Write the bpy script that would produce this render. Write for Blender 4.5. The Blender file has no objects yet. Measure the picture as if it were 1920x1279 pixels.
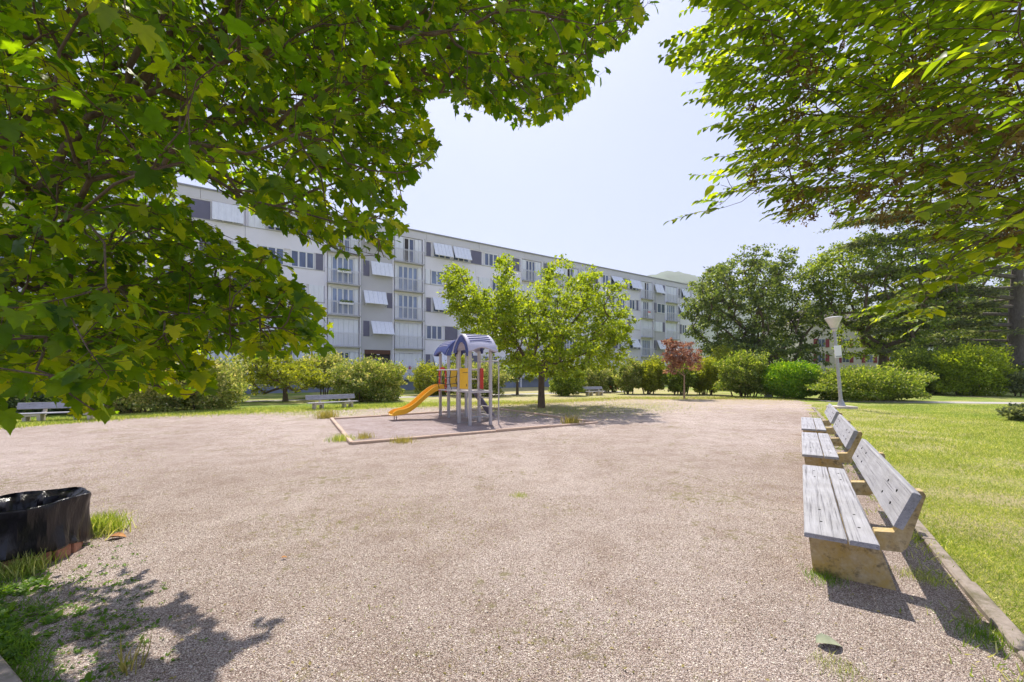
import bpy, math, random
import numpy as np
from mathutils import Matrix, Vector
R = math.radians
random.seed(7)
RNG = np.random.default_rng(7)
SC = bpy.context.scene
COL = SC.collection

# ------------------------------------------------------------------ camera, light, exposure
F, HX, HY, CH = 780.0, 960.0, 699.0, 1.7          # focal length and horizon in photo pixels, eye height in metres
cd = bpy.data.cameras.new('camera')
cam = bpy.data.objects.new('camera', cd); COL.objects.link(cam)
cam.location = (0, 0, CH); cam.rotation_euler = (R(90), 0, 0)
cd.sensor_width = 36; cd.lens = F / 1920 * 36; cd.shift_y = (HY - 639.5) / 1920
cd.clip_start = 0.05; cd.clip_end = 9000
SC.camera = cam
SUNV = Vector((-0.07, 0.58, 1.0)).normalized()
SHX, SHY = 0.07, -0.58                             # ground shadow of one metre of height
w = bpy.data.worlds.new('World'); SC.world = w; w.use_nodes = True
nt = w.node_tree; bg = nt.nodes['Background']
sky = nt.nodes.new('ShaderNodeTexSky'); sky.sky_type = 'NISHITA'; sky.sun_disc = False
sky.sun_elevation = math.asin(SUNV.z); sky.sun_rotation = math.atan2(SUNV.x, SUNV.y)
sky.air_density = 1.0; sky.dust_density = 2.6; sky.ozone_density = 3.0; sky.altitude = 200
hz_ = nt.nodes.new('ShaderNodeMix'); hz_.data_type = 'RGBA'; hz_.inputs[0].default_value = 0.80   # even summer haze over the whole sky
nt.links.new(sky.outputs[0], hz_.inputs[6]); hz_.inputs[7].default_value = (1.95, 2.15, 3.2, 1)
nt.links.new(hz_.outputs[2], bg.inputs[0]); bg.inputs[1].default_value = 0.15
sd = bpy.data.lights.new('sun', 'SUN'); sd.energy = 3.5; sd.angle = R(0.53); sd.color = (1.0, 0.93, 0.83)
sun = bpy.data.objects.new('sun', sd); COL.objects.link(sun)
sun.rotation_euler = SUNV.to_track_quat('Z', 'Y').to_euler(); sun.location = (0, 30, 60)
SC.view_settings.view_transform = 'Standard'; SC.view_settings.look = 'None'
SC.view_settings.gamma = 1; SC.view_settings.exposure = 0.98; SC.view_settings.use_curve_mapping = False
SC.render.engine = 'CYCLES'
SC.cycles.use_denoising = True
SC.cycles.max_bounces = 8; SC.cycles.diffuse_bounces = 4; SC.cycles.transmission_bounces = 5; SC.cycles.volume_bounces = 0
SC.cycles.sample_clamp_indirect = 6

# ------------------------------------------------------------------ helpers: tagging, linking
def tag(o, label=None, cat=None, group=None, kind=None):
    if label: o['label'] = label
    if cat: o['category'] = cat
    if group: o['group'] = group
    if kind: o['kind'] = kind
    return o
def empty(name, loc=(0, 0, 0), rz=0.0):
    o = bpy.data.objects.new(name, None); o.location = loc; o.rotation_euler = (0, 0, rz)
    o.empty_display_size = 0.2; COL.objects.link(o); return o
def link(name, me, parent=None, world=False):
    o = bpy.data.objects.new(name, me); COL.objects.link(o)
    if parent is not None:
        o.parent = parent
        if world:
            pm_ = Matrix.Translation(parent.location) @ Matrix.Rotation(parent.rotation_euler[2], 4, 'Z')
            o.matrix_parent_inverse = pm_.inverted()
    return o
def mesh_np(name, V, FA, m, smooth=False):
    """V (n,3); FA list of (k,j) int arrays, each with one corner count j"""
    me = bpy.data.meshes.new(name)
    V = np.asarray(V, dtype=np.float32)
    if not isinstance(FA, (list, tuple)): FA = [FA]
    FA = [np.asarray(f, dtype=np.int32) for f in FA if len(f)]
    me.vertices.add(len(V)); me.vertices.foreach_set('co', V.ravel())
    loops = np.concatenate([f.ravel() for f in FA])
    tot = np.concatenate([np.full(len(f), f.shape[1], dtype=np.int32) for f in FA])
    st = np.concatenate([[0], np.cumsum(tot)[:-1]]).astype(np.int32)
    me.loops.add(len(loops)); me.loops.foreach_set('vertex_index', loops)
    me.polygons.add(len(tot)); me.polygons.foreach_set('loop_start', st)
    try: me.polygons.foreach_set('loop_total', tot)
    except Exception: pass
    if smooth: me.polygons.foreach_set('use_smooth', np.ones(len(tot), dtype=bool))
    me.update(calc_edges=True); me.validate()
    me.materials.append(m)
    return me
class MB:
    def __init__(s): s.v = []; s.f = []
    def add(s, vs, fs):
        b = len(s.v); s.v += [tuple(p) for p in vs]; s.f += [tuple(b + i for i in f) for f in fs]; return s
    def box(s, x0, x1, y0, y1, z0, z1, M=None, bv=0.0):
        if bv > 0:
            b = bv; vs = []; 
            # chamfered box: 24 corners
            for sx, X in ((1, x0), (-1, x1)):
                for sy, Y in ((1, y0), (-1, y1)):
                    for sz, Z in ((1, z0), (-1, z1)):
                        vs += [(X, Y + sy * b, Z + sz * b), (X + sx * b, Y, Z + sz * b), (X + sx * b, Y + sy * b, Z)]
            def c(i, j, k, a): return (i * 4 + j * 2 + k) * 3 + a
            fs = []
            for i in (0, 1):
                fs.append([c(i, 0, 0, 0), c(i, 1, 0, 0), c(i, 1, 1, 0), c(i, 0, 1, 0)])
                fs.append([c(0, i, 0, 1), c(1, i, 0, 1), c(1, i, 1, 1), c(0, i, 1, 1)])
                fs.append([c(0, 0, i, 2), c(1, 0, i, 2), c(1, 1, i, 2), c(0, 1, i, 2)])
            for i in (0, 1):
                for j in (0, 1):
                    fs.append([c(i, j, 0, 0), c(i, j, 0, 1), c(i, j, 1, 1), c(i, j, 1, 0)])
                    fs.append([c(i, 0, j, 0), c(i, 0, j, 2), c(i, 1, j, 2), c(i, 1, j, 0)])
                    fs.append([c(0, i, j, 1), c(0, i, j, 2), c(1, i, j, 2), c(1, i, j, 1)])
                    for k in (0, 1): fs.append([c(i, j, k, 0), c(i, j, k, 1), c(i, j, k, 2)])
        else:
            vs = [(x, y, z) for x in (x0, x1) for y in (y0, y1) for z in (z0, z1)]
            fs = [(0, 1, 3, 2), (4, 6, 7, 5), (0, 4, 5, 1), (2, 3, 7, 6), (0, 2, 6, 4), (1, 5, 7, 3)]
        if M is not None: vs = [M @ Vector(p) for p in vs]
        return s.add(vs, fs)
    def tube(s, pts, r, n=8, caps=True):
        pts = [Vector(p) for p in pts]; rs = r if isinstance(r, (list, tuple)) else [r] * len(pts)
        b = len(s.v); ref = None
        for i, p in enumerate(pts):
            t = (pts[min(i + 1, len(pts) - 1)] - pts[max(i - 1, 0)]).normalized()
            if ref is None: ref = t.orthogonal().normalized()
            ref = (ref - t * ref.dot(t)).normalized(); q = t.cross(ref)
            for k in range(n):
                a = 2 * math.pi * k / n
                s.v.append(tuple(p + (ref * math.cos(a) + q * math.sin(a)) * rs[i]))
        for i in range(len(pts) - 1):
            for k in range(n):
                s.f.append((b + i * n + k, b + i * n + (k + 1) % n, b + (i + 1) * n + (k + 1) % n, b + (i + 1) * n + k))
        if caps:
            s.f.append(tuple(b + k for k in range(n))[::-1]); e = b + (len(pts) - 1) * n
            s.f.append(tuple(e + k for k in range(n)))
        return s
    def prism(s, prof, x0, x1):
        """profile of (y,z) points extruded along x"""
        n = len(prof)
        vs = [(x0, y, z) for y, z in prof] + [(x1, y, z) for y, z in prof]
        fs = [tuple(range(n))[::-1], tuple(range(n, 2 * n))] + [(i, (i + 1) % n, n + (i + 1) % n, n + i) for i in range(n)]
        return s.add(vs, fs)
    def lathe(s, prof, n=24, c=(0, 0)):
        b = len(s.v)
        for r, z in prof:
            for k in range(n):
                a = 2 * math.pi * k / n; s.v.append((c[0] + r * math.cos(a), c[1] + r * math.sin(a), z))
        for i in range(len(prof) - 1):
            for k in range(n): s.f.append((b + i * n + k, b + i * n + (k + 1) % n, b + (i + 1) * n + (k + 1) % n, b + (i + 1) * n + k))
        return s
    def build(s, name, m, parent=None, smooth=False, world=False, fix=True):
        me = bpy.data.meshes.new(name); me.from_pydata(s.v, [], s.f); me.materials.append(m)
        if fix:
            import bmesh
            bm = bmesh.new(); bm.from_mesh(me); bmesh.ops.recalc_face_normals(bm, faces=bm.faces); bm.to_mesh(me); bm.free()
        if smooth:
            me.polygons.foreach_set('use_smooth', [True] * len(me.polygons))
            try: me.set_sharp_from_angle(angle=R(40))
            except Exception: pass
        me.update()
        return link(name, me, parent, world)

def make_haze():
    m = bpy.data.materials.new('air_haze'); m.use_nodes = True; t = m.node_tree; t.nodes.remove(t.nodes['Principled BSDF'])
    v = t.nodes.new('ShaderNodeVolumePrincipled'); v.inputs['Color'].default_value = (0.93, 0.95, 1.0, 1); v.inputs['Density'].default_value = 0.0002; v.inputs['Anisotropy'].default_value = 0.2
    t.links.new(v.outputs[0], t.nodes['Material Output'].inputs['Volume'])
    o = MB().box(-4500, 4500, -260, 5200, -2, 570).build('haze', m); tag(o, kind='stuff')
    return o

# ------------------------------------------------------------------ helpers: photo pixel -> place (ray at a depth)
def PX(px, Y): return (px - HX) / F * Y
def PZ(py, Y): return CH + (HY - py) / F * Y
def GY(py): return CH * F / (py - HY)
def G(px, py, z=0.0):
    Y = (CH - z) * F / (py - HY); return Vector(((px - HX) / F * Y, Y, z))
def inpoly(x, y, poly):
    x = np.asarray(x); y = np.asarray(y); c = np.zeros(x.shape, bool); n = len(poly); j = n - 1
    for i in range(n):
        xi, yi = poly[i]; xj, yj = poly[j]
        if yi != yj:
            c ^= ((yi > y) != (yj > y)) & (x < (xj - xi) * (y - yi) / (yj - yi) + xi)
        j = i
    return c

# ------------------------------------------------------------------ materials
def newmat(name):
    m = bpy.data.materials.new(name); m.use_nodes = True
    n = m.node_tree.nodes; return m, m.node_tree, n['Principled BSDF'], m.node_tree.links
def nd(nt, t, **kw):
    n = nt.nodes.new(t)
    for k, v in kw.items():
        if hasattr(n, k): setattr(n, k, v)
        else: n.inputs[k].default_value = v
    return n
def ramp(nt, fac, stops):
    r = nt.nodes.new('ShaderNodeValToRGB'); e = r.color_ramp.elements
    while len(e) < len(stops): e.new(0.5)
    for i, (p, c) in enumerate(stops): e[i].position = p; e[i].color = (*c, 1) if len(c) == 3 else c
    nt.links.new(fac, r.inputs[0]); return r.outputs[0]
def mixc(nt, fac, a, b, mode='MIX'):
    n = nt.nodes.new('ShaderNodeMix'); n.data_type = 'RGBA'; n.blend_type = mode
    for sck, v in ((0, fac), (6, a), (7, b)):
        if isinstance(v, (int, float)): n.inputs[sck].default_value = v
        elif isinstance(v, tuple): n.inputs[sck].default_value = (*v, 1) if len(v) == 3 else v
        else: nt.links.new(v, n.inputs[sck])
    return n.outputs[2]
def coords(nt, scale=(1, 1, 1)):
    tc = nt.nodes.new('ShaderNodeTexCoord'); mp = nt.nodes.new('ShaderNodeMapping'); mp.inputs['Scale'].default_value = scale
    nt.links.new(tc.outputs['Object'], mp.inputs[0]); return mp.outputs[0]
def noise(nt, vec, scale, detail=4, rough=0.55):
    n = nd(nt, 'ShaderNodeTexNoise', Scale=scale, Detail=detail, Roughness=rough); nt.links.new(vec, n.inputs['Vector']); return n.outputs[0]
def bump(nt, h, strength, dist, b):
    n = nd(nt, 'ShaderNodeBump', Strength=strength, Distance=dist); nt.links.new(h, n.inputs['Height']); nt.links.new(n.outputs[0], b.inputs['Normal'])
def pm(name, c1, c2=None, scale=6, rough=0.6, bmp=0.0, bd=0.01, metal=0.0, spec=0.5, st=(1, 1, 1), fine=None, coat=0.0):
    m, nt, b, L = newmat(name)
    c2 = c2 or tuple(x * 0.82 for x in c1)
    v = coords(nt, st)
    f = noise(nt, v, scale, 5, 0.6)
    c = ramp(nt, f, [(0.32, c1), (0.68, c2)])
    if fine:
        f2 = noise(nt, v, fine, 3, 0.6)
        c = mixc(nt, 0.55, c, ramp(nt, f2, [(0.3, (0.45,) * 3), (0.7, (1.0,) * 3)]), 'MULTIPLY')
    L.new(c, b.inputs['Base Color']); b.inputs['Roughness'].default_value = rough; b.inputs['Metallic'].default_value = metal
    b.inputs['Specular IOR Level'].default_value = spec; b.inputs['Coat Weight'].default_value = coat
    if bmp: bump(nt, noise(nt, v, fine or scale * 4, 4), bmp, bd, b)
    return m
def leafmat(name, c1, c2, c3=None, trans=0.5, tcol=None, rough=0.45):
    """leaf: own colour differs from leaf to leaf; thin, so light shines through"""
    m, nt, b, L = newmat(name)
    g = nt.nodes.new('ShaderNodeNewGeometry'); oi = nt.nodes.new('ShaderNodeObjectInfo')
    ad = nd(nt, 'ShaderNodeMath', operation='ADD'); L.new(g.outputs['Random Per Island'], ad.inputs[0]); L.new(oi.outputs['Random'], ad.inputs[1])
    fr = nd(nt, 'ShaderNodeMath', operation='FRACT'); L.new(ad.outputs[0], fr.inputs[0])
    stops = [(0.0, c1), (0.6, c2), (1.0, c3 or c2)]
    c = ramp(nt, fr.outputs[0], stops)
    v = coords(nt); n1 = noise(nt, v, 1.3, 3)
    c = mixc(nt, 0.5, c, ramp(nt, n1, [(0.3, (0.6, 0.62, 0.55)), (0.7, (1.25, 1.2, 1.0))]), 'MULTIPLY')
    L.new(c, b.inputs['Base Color']); b.inputs['Roughness'].default_value = rough; b.inputs['Specular IOR Level'].default_value = 0.35
    t = nt.nodes.new('ShaderNodeBsdfTranslucent')
    tc_ = mixc(nt, 1.0, c, tcol or (2.6, 2.3, 0.55), 'MULTIPLY'); L.new(tc_, t.inputs[0])
    mx = nt.nodes.new('ShaderNodeMixShader'); mx.inputs[0].default_value = trans
    L.new(b.outputs[0], mx.inputs[1]); L.new(t.outputs[0], mx.inputs[2])
    L.new(mx.outputs[0], nt.nodes['Material Output'].inputs[0])
    return m
def gravelmat(name, tint=(1, 1, 1), green=True):
    m, nt, b, L = newmat(name); v = coords(nt)
    vo = nd(nt, 'ShaderNodeTexVoronoi', Scale=190.0); L.new(v, vo.inputs['Vector'])
    vo2 = nd(nt, 'ShaderNodeTexVoronoi', Scale=80.0); L.new(v, vo2.inputs['Vector'])
    sep = nt.nodes.new('ShaderNodeSeparateColor'); L.new(vo.outputs['Color'], sep.inputs[0])
    stone = ramp(nt, sep.outputs[0], [(0.0, (0.11, 0.085, 0.07)), (0.3, (0.27, 0.205, 0.185)), (0.62, (0.445, 0.36, 0.33)), (0.85, (0.60, 0.525, 0.49)), (1.0, (0.82, 0.76, 0.73))])
    edge = ramp(nt, vo.outputs['Distance'], [(0.0, (1, 1, 1)), (0.55, (0.9, 0.9, 0.9)), (0.95, (0.35, 0.32, 0.3))])
    c = mixc(nt, 0.85, stone, edge, 'MULTIPLY')
    big = noise(nt, v, 0.22, 5, 0.6); mid = noise(nt, v, 1.9, 6, 0.65)
    c = mixc(nt, 1.0, c, ramp(nt, big, [(0.34, (0.94, 0.89, 0.84)), (0.62, (1.22, 1.20, 1.19))]), 'MULTIPLY')
    c = mixc(nt, 0.6, c, ramp(nt, mid, [(0.30, (0.70, 0.62, 0.56)), (0.56, (1.08, 1.08, 1.09))]), 'MULTIPLY')
    if green:
        g1 = noise(nt, v, 0.55, 7, 0.72); g2 = noise(nt, v, 9.0, 4, 0.7)
        ad = nd(nt, 'ShaderNodeMath', operation='MULTIPLY'); L.new(g1, ad.inputs[0]); L.new(g2, ad.inputs[1])
        gm = ramp(nt, ad.outputs[0], [(0.30, (0, 0, 0)), (0.36, (0.7, 0.7, 0.7))])
        c = mixc(nt, gm, c, (0.19, 0.165, 0.065))
        sp = nt.nodes.new('ShaderNodeSeparateXYZ'); L.new(v, sp.inputs[0]); mr = nd(nt, 'ShaderNodeMapRange'); L.new(sp.outputs[1], mr.inputs[0])   # the little used far side is overgrown with dry grass
        for k_, v_ in ((1, 15.0), (2, 30.0), (3, 0.0), (4, 0.34)): mr.inputs[k_].default_value = v_
        a2 = nd(nt, 'ShaderNodeMath', operation='ADD'); L.new(noise(nt, v, 1.1, 8, 0.75), a2.inputs[0]); L.new(mr.outputs[0], a2.inputs[1])
        c = mixc(nt, ramp(nt, a2.outputs[0], [(0.60, (0, 0, 0)), (0.84, (0.9, 0.9, 0.9))]), c, mixc(nt, g2, (0.34, 0.26, 0.15), (0.48, 0.39, 0.27)))
    c = mixc(nt, 1.0, c, tint, 'MULTIPLY')
    L.new(c, b.inputs['Base Color']); b.inputs['Roughness'].default_value = 0.9; b.inputs['Specular IOR Level'].default_value = 0.2
    mx = nd(nt, 'ShaderNodeMath', operation='ADD'); L.new(vo.outputs['Distance'], mx.inputs[0]); L.new(vo2.outputs['Distance'], mx.inputs[1])
    inv = nd(nt, 'ShaderNodeMath', operation='MULTIPLY'); inv.inputs[1].default_value = -1; L.new(mx.outputs[0], inv.inputs[0])
    bump(nt, inv.outputs[0], 1.0, 0.010, b)
    return m
def lawnmat(name):
    m, nt, b, L = newmat(name); v = coords(nt)
    a0 = noise(nt, v, 0.35, 6, 0.65); f = noise(nt, v, 14, 5, 0.7)
    sp = nt.nodes.new('ShaderNodeSeparateXYZ'); L.new(v, sp.inputs[0]); m1 = nd(nt, 'ShaderNodeMapRange'); m2 = nd(nt, 'ShaderNodeMapRange'); L.new(sp.outputs[0], m1.inputs[0]); L.new(sp.outputs[0], m2.inputs[0])   # drier turf round the yard end
    for mm_, v_ in ((m1, (18.0, 15.0, 0.0, 1.0)), (m2, (-9.0, -2.0, 0.0, 0.17))):
        for k_ in range(4): mm_.inputs[k_ + 1].default_value = v_[k_]
    m3 = nd(nt, 'ShaderNodeMath', operation='MULTIPLY'); L.new(m1.outputs[0], m3.inputs[0]); L.new(m2.outputs[0], m3.inputs[1])
    m4 = nd(nt, 'ShaderNodeMath', operation='ADD'); L.new(a0, m4.inputs[0]); L.new(m3.outputs[0], m4.inputs[1]); a = m4.outputs[0]; ff = noise(nt, v, 70, 3, 0.7)
    c = ramp(nt, a, [(0.30, (0.13, 0.21, 0.03)), (0.47, (0.23, 0.31, 0.055)), (0.58, (0.40, 0.40, 0.13)), (0.72, (0.50, 0.43, 0.24))])
    c = mixc(nt, 0.8, c, ramp(nt, f, [(0.3, (0.5, 0.55, 0.5)), (0.7, (1.35, 1.3, 1.2))]), 'MULTIPLY')
    c = mixc(nt, 0.7, c, ramp(nt, ff, [(0.3, (0.5, 0.5, 0.5)), (0.7, (1.3, 1.3, 1.3))]), 'MULTIPLY')
    L.new(c, b.inputs['Base Color']); b.inputs['Roughness'].default_value = 0.85; b.inputs['Specular IOR Level'].default_value = 0.15
    bump(nt, ff, 1.0, 0.03, b)
    return m
def plankmat():
    m, nt, b, L = newmat('weathered_grey_plank')
    v = coords(nt, (1.0, 16, 16))
    g = noise(nt, v, 2.2, 8, 0.7)
    w2 = coords(nt, (0.55, 46, 46)); cr = noise(nt, w2, 2.0, 5, 0.65)
    c = ramp(nt, g, [(0.3, (0.27, 0.27, 0.30)), (0.55, (0.37, 0.37, 0.405)), (0.75, (0.45, 0.45, 0.48))])
    cm = ramp(nt, cr, [(0.34, (0.38, 0.37, 0.38)), (0.44, (1, 1, 1))])
    c = mixc(nt, 1.0, c, cm, 'MULTIPLY')
    st = noise(nt, coords(nt), 3.0, 5, 0.6)
    c = mixc(nt, 0.6, c, ramp(nt, st, [(0.3, (0.75, 0.73, 0.7)), (0.6, (1.05, 1.05, 1.06))]), 'MULTIPLY')
    L.new(c, b.inputs['Base Color']); b.inputs['Roughness'].default_value = 0.75
    mm = nd(nt, 'ShaderNodeMath', operation='MULTIPLY'); L.new(g, mm.inputs[0]); L.new(cm, mm.inputs[1])
    bump(nt, mm.outputs[0], 0.7, 0.006, b)
    return m
def ribmat(name, c, pitch=0.14):
    """white louvre shutter: colour with faint dirt streaks"""
    m, nt, b, L = newmat(name); v = coords(nt, (3, 3, 0.4))
    f = noise(nt, v, 3, 5, 0.6)
    L.new(ramp(nt, f, [(0.3, tuple(x * 0.88 for x in c)), (0.65, c)]), b.inputs['Base Color']); b.inputs['Roughness'].default_value = 0.5
    return m
def concretemat(name, c1, c2, moss, amount=0.5, st0=0.60):
    m, nt, b, L = newmat(name); v = coords(nt)
    n1 = noise(nt, v, 5, 8, 0.7); n2 = noise(nt, v, 22, 6, 0.7)
    c = ramp(nt, n2, [(0.3, c2), (0.7, c1)])
    c = mixc(nt, ramp(nt, n1, [(0.62 - amount * 0.3, (0, 0, 0)), (0.74 - amount * 0.2, (1, 1, 1))]), c, moss)
    c = mixc(nt, ramp(nt, noise(nt, v, 9, 7, 0.7), [(st0, (0, 0, 0)), (st0 + .10, (.6, .6, .6))]), c, (0.06, 0.045, 0.025))
    L.new(c, b.inputs['Base Color']); b.inputs['Roughness'].default_value = 0.9
    bump(nt, n2, 0.6, 0.01, b); return m

M = {}
M['gravel'] = gravelmat('gravel', (1.22, 1.24, 1.21))
M['sand'] = gravelmat('play_gravel', (1.05, 1.06, 1.12), False)
M['lawn'] = lawnmat('lawn')
M['pebble'] = leafmat('pebble', (0.19, 0.14, 0.115), (0.38, 0.31, 0.27), (0.66, 0.6, 0.55), 0.0)
M['plank'] = plankmat()
M['bconc'] = concretemat('lichened_concrete', (0.60, 0.49, 0.30), (0.42, 0.30, 0.14), (0.50, 0.34, 0.10), 0.6, .53)
M['bconc2'] = concretemat('pale_concrete', (0.60, 0.54, 0.46), (0.48, 0.42, 0.34), (0.35, 0.30, 0.2), 0.1)
M['kerb'] = concretemat('kerb_concrete', (0.36, 0.30, 0.26), (0.24, 0.20, 0.165), (0.15, 0.13, 0.08), 0.5)
M['path'] = pm('path_concrete', (0.50, 0.47, 0.44), (0.42, 0.39, 0.36), 1.5, 0.9, 0.3, 0.005, fine=40)
M['wall'] = pm('rendered_wall', (0.85, 0.83, 0.90), (0.80, 0.78, 0.85), 0.5, 0.85, 0.15, 0.004, fine=None)
M['wall_grey'] = pm('grey_wall', (0.56, 0.55, 0.58), (0.52, 0.51, 0.54), 0.6, 0.85)
M['parapet'] = pm('parapet_render', (0.68, 0.66, 0.70), (0.62, 0.605, 0.635), 0.4, 0.85)
M['cap'] = pm('zinc_cap', (0.30, 0.30, 0.33), None, 2, 0.5)
M['plinth'] = pm('plinth_paint', (0.24, 0.27, 0.36), (0.20, 0.22, 0.29), 1, 0.8)
M['dark_panel'] = pm('dark_grey_panel', (0.16, 0.155, 0.225), (0.14, 0.135, 0.20), 1.2, 0.6)
M['shutter'] = ribmat('white_shutter', (0.84, 0.86, 0.92))
M['frame'] = pm('white_window_frame', (0.80, 0.80, 0.82), (0.74, 0.74, 0.76), 3, 0.4)
M['rail'] = pm('white_railing_paint', (0.68, 0.67, 0.70), (0.6, 0.6, 0.62), 3, 0.45)
M['slab'] = pm('slab_edge', (0.50, 0.49, 0.50), (0.42, 0.41, 0.42), 2, 0.8)
def glassmat(name, c, r):
    m, nt, b, L = newmat(name); v = coords(nt, (0.6, 0.6, 0.15))
    L.new(ramp(nt, noise(nt, v, 2.5, 2), [(0.4, c), (0.6, tuple(x * 1.7 for x in c))]), b.inputs['Base Color'])
    b.inputs['Roughness'].default_value = r; b.inputs['Specular IOR Level'].default_value = 0.9; b.inputs['Coat Weight'].default_value = 0.3; return m
M['glass'] = glassmat('window_glass', (0.055, 0.075, 0.14), 0.10)
M['glass2'] = glassmat('curtained_glass', (0.14, 0.18, 0.28), 0.15)
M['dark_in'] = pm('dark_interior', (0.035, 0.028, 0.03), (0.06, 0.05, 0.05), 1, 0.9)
M['brown'] = pm('brown_entrance_tile', (0.13, 0.055, 0.03), (0.09, 0.04, 0.025), 3, 0.7)
M['post'] = pm('pale_metal_post', (0.52, 0.49, 0.49), (0.44, 0.41, 0.41), 5, 0.45, 0.1, 0.002)
M['yellow'] = pm('yellow_plastic', (0.90, 0.47, 0.015), (0.84, 0.41, 0.012), 2, 0.35, coat=0.2)
M['yellow_panel'] = pm('yellow_board', (0.85, 0.50, 0.03), (0.78, 0.44, 0.02), 3, 0.45)
M['red'] = pm('red_plastic', (0.62, 0.045, 0.035), (0.5, 0.035, 0.03), 3, 0.4)
M['blue'] = pm('navy_plastic', (0.04, 0.06, 0.24), (0.03, 0.045, 0.18), 3, 0.35, coat=0.3)
M['lilac'] = pm('faded_lilac_plastic', (0.50, 0.49, 0.60), (0.43, 0.42, 0.54), 3, 0.4, coat=0.2)
M['rope'] = pm('black_rope', (0.02, 0.02, 0.022), None, 20, 0.8)
M['steel'] = pm('galvanised_steel', (0.42, 0.43, 0.45), (0.34, 0.35, 0.37), 8, 0.5, metal=0.4)
M['lampwhite'] = pm('lamp_shade_metal', (0.62, 0.60, 0.57), (0.5, 0.48, 0.45), 4, 0.5)
M['border'] = concretemat('sandbox_timber', (0.58, 0.43, 0.33), (0.44, 0.31, 0.23), (0.30, 0.24, 0.18), 0.2)
M['bark'] = pm('bark', (0.22, 0.155, 0.105), (0.11, 0.078, 0.055), 7, 0.9, 0.8, 0.02, st=(3, 3, 0.7), fine=18)
M['bark_grey'] = pm('grey_bark', (0.20, 0.17, 0.15), (0.11, 0.09, 0.08), 5, 0.9, 0.8, 0.03, st=(3, 3, 0.6), fine=14)
M['bark_tan'] = pm('tan_bark', (0.36, 0.25, 0.16), (0.24, 0.16, 0.1), 8, 0.9, 0.4, 0.01)
M['twig'] = pm('reddish_twig', (0.14, 0.055, 0.03), (0.07, 0.04, 0.025), 20, 0.7)
M['clay'] = pm('terracotta_slat', (0.50, 0.245, 0.16), (0.40, 0.18, 0.11), 5, 0.8, 0.3, 0.004, fine=50)
M['burgundy'] = pm('burgundy_shutter', (0.24, 0.02, 0.045), None, 3, 0.6)
M['rooftile'] = pm('dark_roof_tile', (0.12, 0.09, 0.09), (0.08, 0.06, 0.06), 4, 0.8)
M['cream'] = pm('cream_wall', (0.66, 0.61, 0.56), (0.58, 0.53, 0.48), 0.6, 0.85)
def bagmat():
    m, nt, b, L = newmat('black_bin_liner'); v = coords(nt, (1, 1, 0.5))
    b.inputs['Base Color'].default_value = (0.012, 0.010, 0.014, 1); b.inputs['Roughness'].default_value = 0.3; b.inputs['Specular IOR Level'].default_value = 0.45
    n1 = noise(nt, v, 9, 4, 0.6); n2 = noise(nt, coords(nt, (9, 9, 1.6)), 2.2, 3, 0.6)
    s = nd(nt, 'ShaderNodeMath', operation='ADD'); L.new(n1, s.inputs[0]); L.new(n2, s.inputs[1])
    bump(nt, s.outputs[0], 0.45, 0.025, b); return m
M['bag'] = bagmat()
# leaves
M['maple'] = leafmat('maple_leaf', (0.018, 0.052, 0.006), (0.045, 0.10, 0.009), (0.11, 0.165, 0.013), 0.62, (9.0, 6.4, 0.55), 0.42)
M['hornbeam'] = leafmat('hornbeam_leaf', (0.035, 0.07, 0.009), (0.085, 0.145, 0.014), (0.19, 0.25, 0.028), 0.62, (4.6, 3.85, 0.5), 0.4)
M['catkin'] = leafmat('seed_cluster', (0.14, 0.10, 0.03), (0.22, 0.17, 0.05), (0.10, 0.06, 0.025), 0.35, (1.8, 1.5, 0.6))
M['lime_leaf'] = leafmat('light_green_leaf', (0.13, 0.20, 0.022), (0.21, 0.30, 0.03), (0.32, 0.38, 0.045), 0.55, (2.2, 1.95, 0.5))
M['dark_leaf'] = leafmat('dark_green_leaf', (0.06, 0.10, 0.035), (0.12, 0.175, 0.055), (0.25, 0.31, 0.11), 0.48, (2.2, 2.0, 0.7))
M['mid_leaf'] = leafmat('mid_green_leaf', (0.08, 0.135, 0.025), (0.17, 0.245, 0.045), (0.33, 0.39, 0.10), 0.5, (2.3, 2.1, 0.6))
M['cedar_leaf'] = leafmat('cedar_needles', (0.10, 0.13, 0.07), (0.17, 0.21, 0.105), (0.30, 0.34, 0.16), 0.45, (1.6, 1.5, 0.8))
M['laurel'] = leafmat('laurel_leaf', (0.09, 0.21, 0.016), (0.16, 0.31, 0.022), (0.36, 0.48, 0.06), 0.42, (2.2, 2.0, 0.5), 0.3)
M['pale_leaf'] = leafmat('pale_tipped_leaf', (0.15, 0.21, 0.06), (0.31, 0.37, 0.12), (0.62, 0.58, 0.33), 0.45, (1.8, 1.6, 0.8))
M['yel_leaf'] = leafmat('yellow_green_leaf', (0.15, 0.20, 0.025), (0.27, 0.33, 0.04), (0.42, 0.44, 0.08), 0.5, (1.9, 1.7, 0.5))
M['red_leaf'] = leafmat('copper_leaf', (0.20, 0.10, 0.08), (0.32, 0.18, 0.14), (0.50, 0.34, 0.23), 0.4, (1.4, 0.95, 0.7))
M['ever_leaf'] = leafmat('dark_evergreen_leaf', (0.03, 0.06, 0.025), (0.055, 0.10, 0.035), (0.13, 0.18, 0.085), 0.35)
M['grass'] = leafmat('grass_blade', (0.16, 0.25, 0.035), (0.35, 0.43, 0.085), (0.76, 0.73, 0.36), 0.35, (1.8, 1.75, 0.7), 0.5)
M['weed'] = leafmat('weed_leaf', (0.07, 0.15, 0.02), (0.12, 0.23, 0.03), (0.20, 0.30, 0.05), 0.45, (2.2, 2.1, 0.5), 0.5)
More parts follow.
